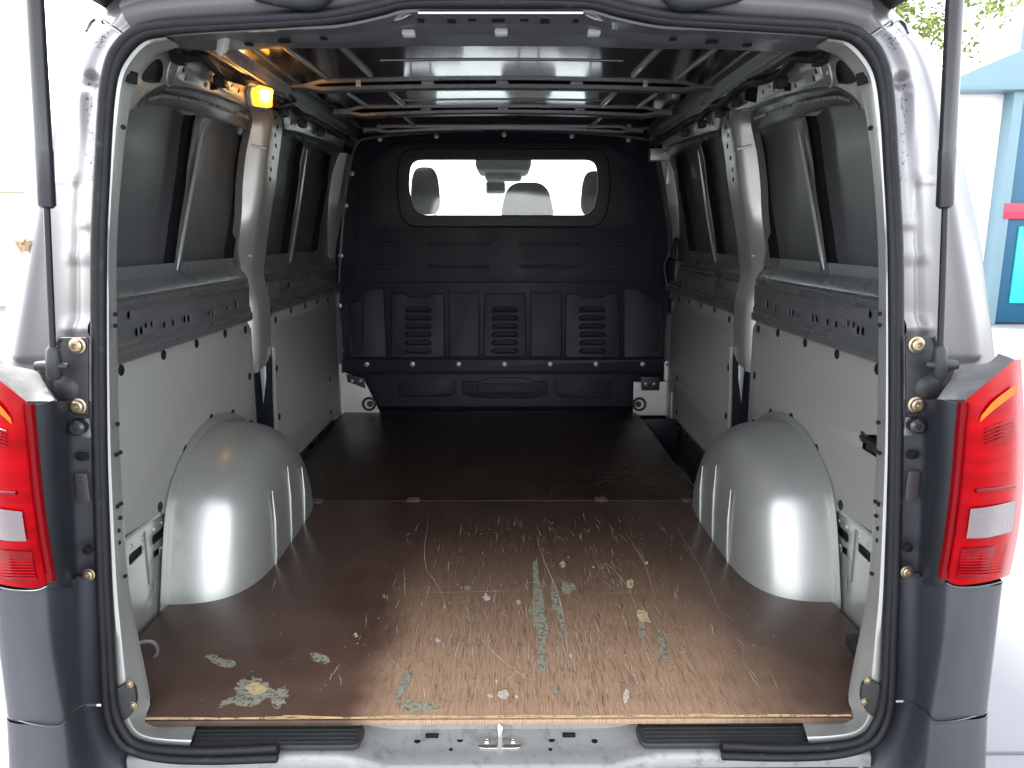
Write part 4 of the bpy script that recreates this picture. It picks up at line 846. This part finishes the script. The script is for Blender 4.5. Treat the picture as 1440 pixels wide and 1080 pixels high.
p0 = at(708,240,y=3.3); cons = part('roof_console', join(boxm((p0.x-.155,3.0,p0.z-.02),(p0.x+.155,3.5,1.40),.03,3), boxm((p0.x-.11,3.2,p0.z-.055),(p0.x+.11,3.45,p0.z-.01),.02,3)), 'liner', van)
p0 = at(697,264,y=3.5); part('rear_mirror', join(boxm((p0.x-.06,3.48,p0.z-.038),(p0.x+.06,3.52,p0.z+.038),.015,3), tube([(p0.x+.03,3.5,p0.z+.03),(p0.x+.03,3.55,p0.z+.14)], .008, 8)), 'black', van)
part('dashboard', boxm((-.8,3.5,.25),(.8,4.1,.62),.06,3), 'black', van)
part('windscreen', sheet([[(x, 3.65+.75*t-.10*abs(x), 1.36-.58*t) for x in (-.75,-.4,0,.4,.75)] for t in (0,.33,.66,1)], kv=2), 'glass', van, smooth=60)
both('screen_pillar', tube([(-.76,3.60,1.36),(-.79,4.30,.78)], .05, 8), 'black', van, van)
both('cab_door', boxm((-.90,2.6,-.35),(-.86,3.9,.75),.01), 'body', van, van)
part('bonnet', boxm((-.80,4.1,-.3),(.80,4.9,.36),.1,3), 'body', van)

# ================================================================== beyond the van
bl_ = mat('teal_steel', (.008,.075,.14), .35, .1, .5, nscale=3, namt=.1); bl2 = mat('pale_blue_sheet', (.13,.21,.245), .5, nscale=4, namt=.05); cy = mat('cyan_panel', (.02,.42,.44), .35); rd = mat('red_band', (.45,.02,.05), .4); wh_ = mat('white_render', (.82,.81,.83), .8, nscale=3, namt=.05)
B = thing('workshop', 'white workshop with pale blue fascia and teal gate, right background', 'building', (9, 11.2, GZ))
def W(u, v, y_): return at(u, v, y=y_)
yW = 11.0
x0 = W(1300,300,yW).x; xg = W(1393,300,yW).x
part('wall', boxm((x0,yW,GZ),(xg+.1,yW+4,3.2),.02), wh_, B)
part('wall', boxm((xg+.1,yW+.6,GZ),(16,yW+4,3.6),.02), bl2, B)
fz = W(1330,125,yW).z
part('fascia', plate([(W(u,v,yW).x, W(u,v,yW).z) for u, v in ((1312,122),(1400,84),(1500,48),(1500,131),(1312,133))], (), .5, .01, lambda a, b, c: Vector((a, yW-.1+c, b))), bl2, B)
part('gate_post', boxm((xg-.02,yW-.25,GZ),(xg+.14,yW+.05,fz+1.2),.01), bl2, B)
gate = part('gate_leaf', boxm((xg+.14,yW-.2,GZ+.03),(xg+2.4,yW-.1,fz+.9),.01), bl_, B)
part('gate_panel', boxm((xg+.34,yW-.24,GZ+.35),(xg+2.2,yW-.2,1.0),.01), cy, gate); part('gate_panel', boxm((xg+.40,yW-.24,2.0),(xg+2.2,yW-.2,2.9),.01), bl_, gate)
part('red_strip', boxm((xg+.05,yW-.27,1.12),(xg+2.3,yW-.22,1.36),.005), rd, gate)
for z in (2.75,3.05): part('gate_rail', boxm((xg+.3,yW-.3,z),(xg+2.3,yW-.24,z+.10),.01), bl2, gate)
# beige building far left
b2_ = thing('beige_shed', 'low beige shed far off at the left edge', 'building', (-9, 14, GZ)); p = W(18,270,14.); 
part('wall', boxm((-20,14,GZ),(p.x+.3,17,p.z),.02), mat('beige_render', (.62,.56,.44), .8), b2_); part('roof', boxm((-20.2,13.8,p.z),(p.x+.5,17.2,p.z+.12),.02), wh_, b2_)
# tree behind the right pillar
lm = [mat('leaf', (.16,.20,.035), .6, 0, .4, nscale=3, namt=.35, sss=0)]
tc_ = W(1325,25,16.); T = thing('tree', 'yellow green leafy tree above the right rear pillar', 'tree', (tc_.x-1.0,16,GZ))
tr_ = Vector((tc_.x-1.0,16,GZ))
part('trunk', tube(smooth_path([tr_, tr_+Vector((.05,0,1.5)), tr_+Vector((-.1,.1,3.2)), tr_+Vector((.2,0,5.2))],4), [.22-.011*i for i in range(13)], 10), mat('bark', (.12,.09,.06), .9, nscale=12, namt=.3), T)
vs_, fs = [], []
cl = [Vector((random.gauss(0,.9), random.gauss(0,.9), random.gauss(0,.75))) for _ in range(46)]
for _ in range(5200):
    c = random.choice(cl); p = Vector((tr_.x+.2, tr_.y, tc_.z+.7-GZ*0)) + c*1.25 + Vector((random.gauss(0,.23),random.gauss(0,.23),random.gauss(0,.20)))
    d_ = Vector((random.gauss(0,1),random.gauss(0,1),random.gauss(-.3,.8))).normalized(); s = d_.orthogonal().normalized(); s = Matrix.Rotation(random.uniform(0,6.28),3,d_) @ s; l_ = random.uniform(.10,.19); b = len(vs_)
    vs_ += [p, p+d_*l_*.5+s*l_*.26, p+d_*l_, p+d_*l_*.5-s*l_*.26]; fs.append((b,b+1,b+2,b+3))
part('crown', mesh(vs_, fs), lm[0], T, smooth=0)
for k in range(6):
    a_ = random.uniform(0,6.28); part('limb', tube([tr_+Vector((0,0,2.6+.3*k)), tr_+Vector((math.cos(a_)*.6,math.sin(a_)*.6,3.4+.35*k)), tr_+Vector((math.cos(a_)*1.1,math.sin(a_)*1.1,4.0+.4*k))], [.07,.05,.02], 6), M['rust'], T)
# dried leaf caught on the left pillar
lf = surf(38,345,.006); dl = part('dried_leaf', join(*[sheet([[lf+Vector((random.gauss(0,.006),-.004-.004*random.random(),random.gauss(0,.006)))+Vector((dx*.006,0,dz*.006)) for dx in (-1,0,1)] for dz in (-1,0,1)], ku=3, kv=3) for _ in range(3)]), mat('dry_leaf', (.32,.22,.12), .8, nscale=200, namt=.6), None)
dl['label'] = 'crumpled brown dried leaf stuck on the left rear pillar'; dl['category'] = 'leaf'
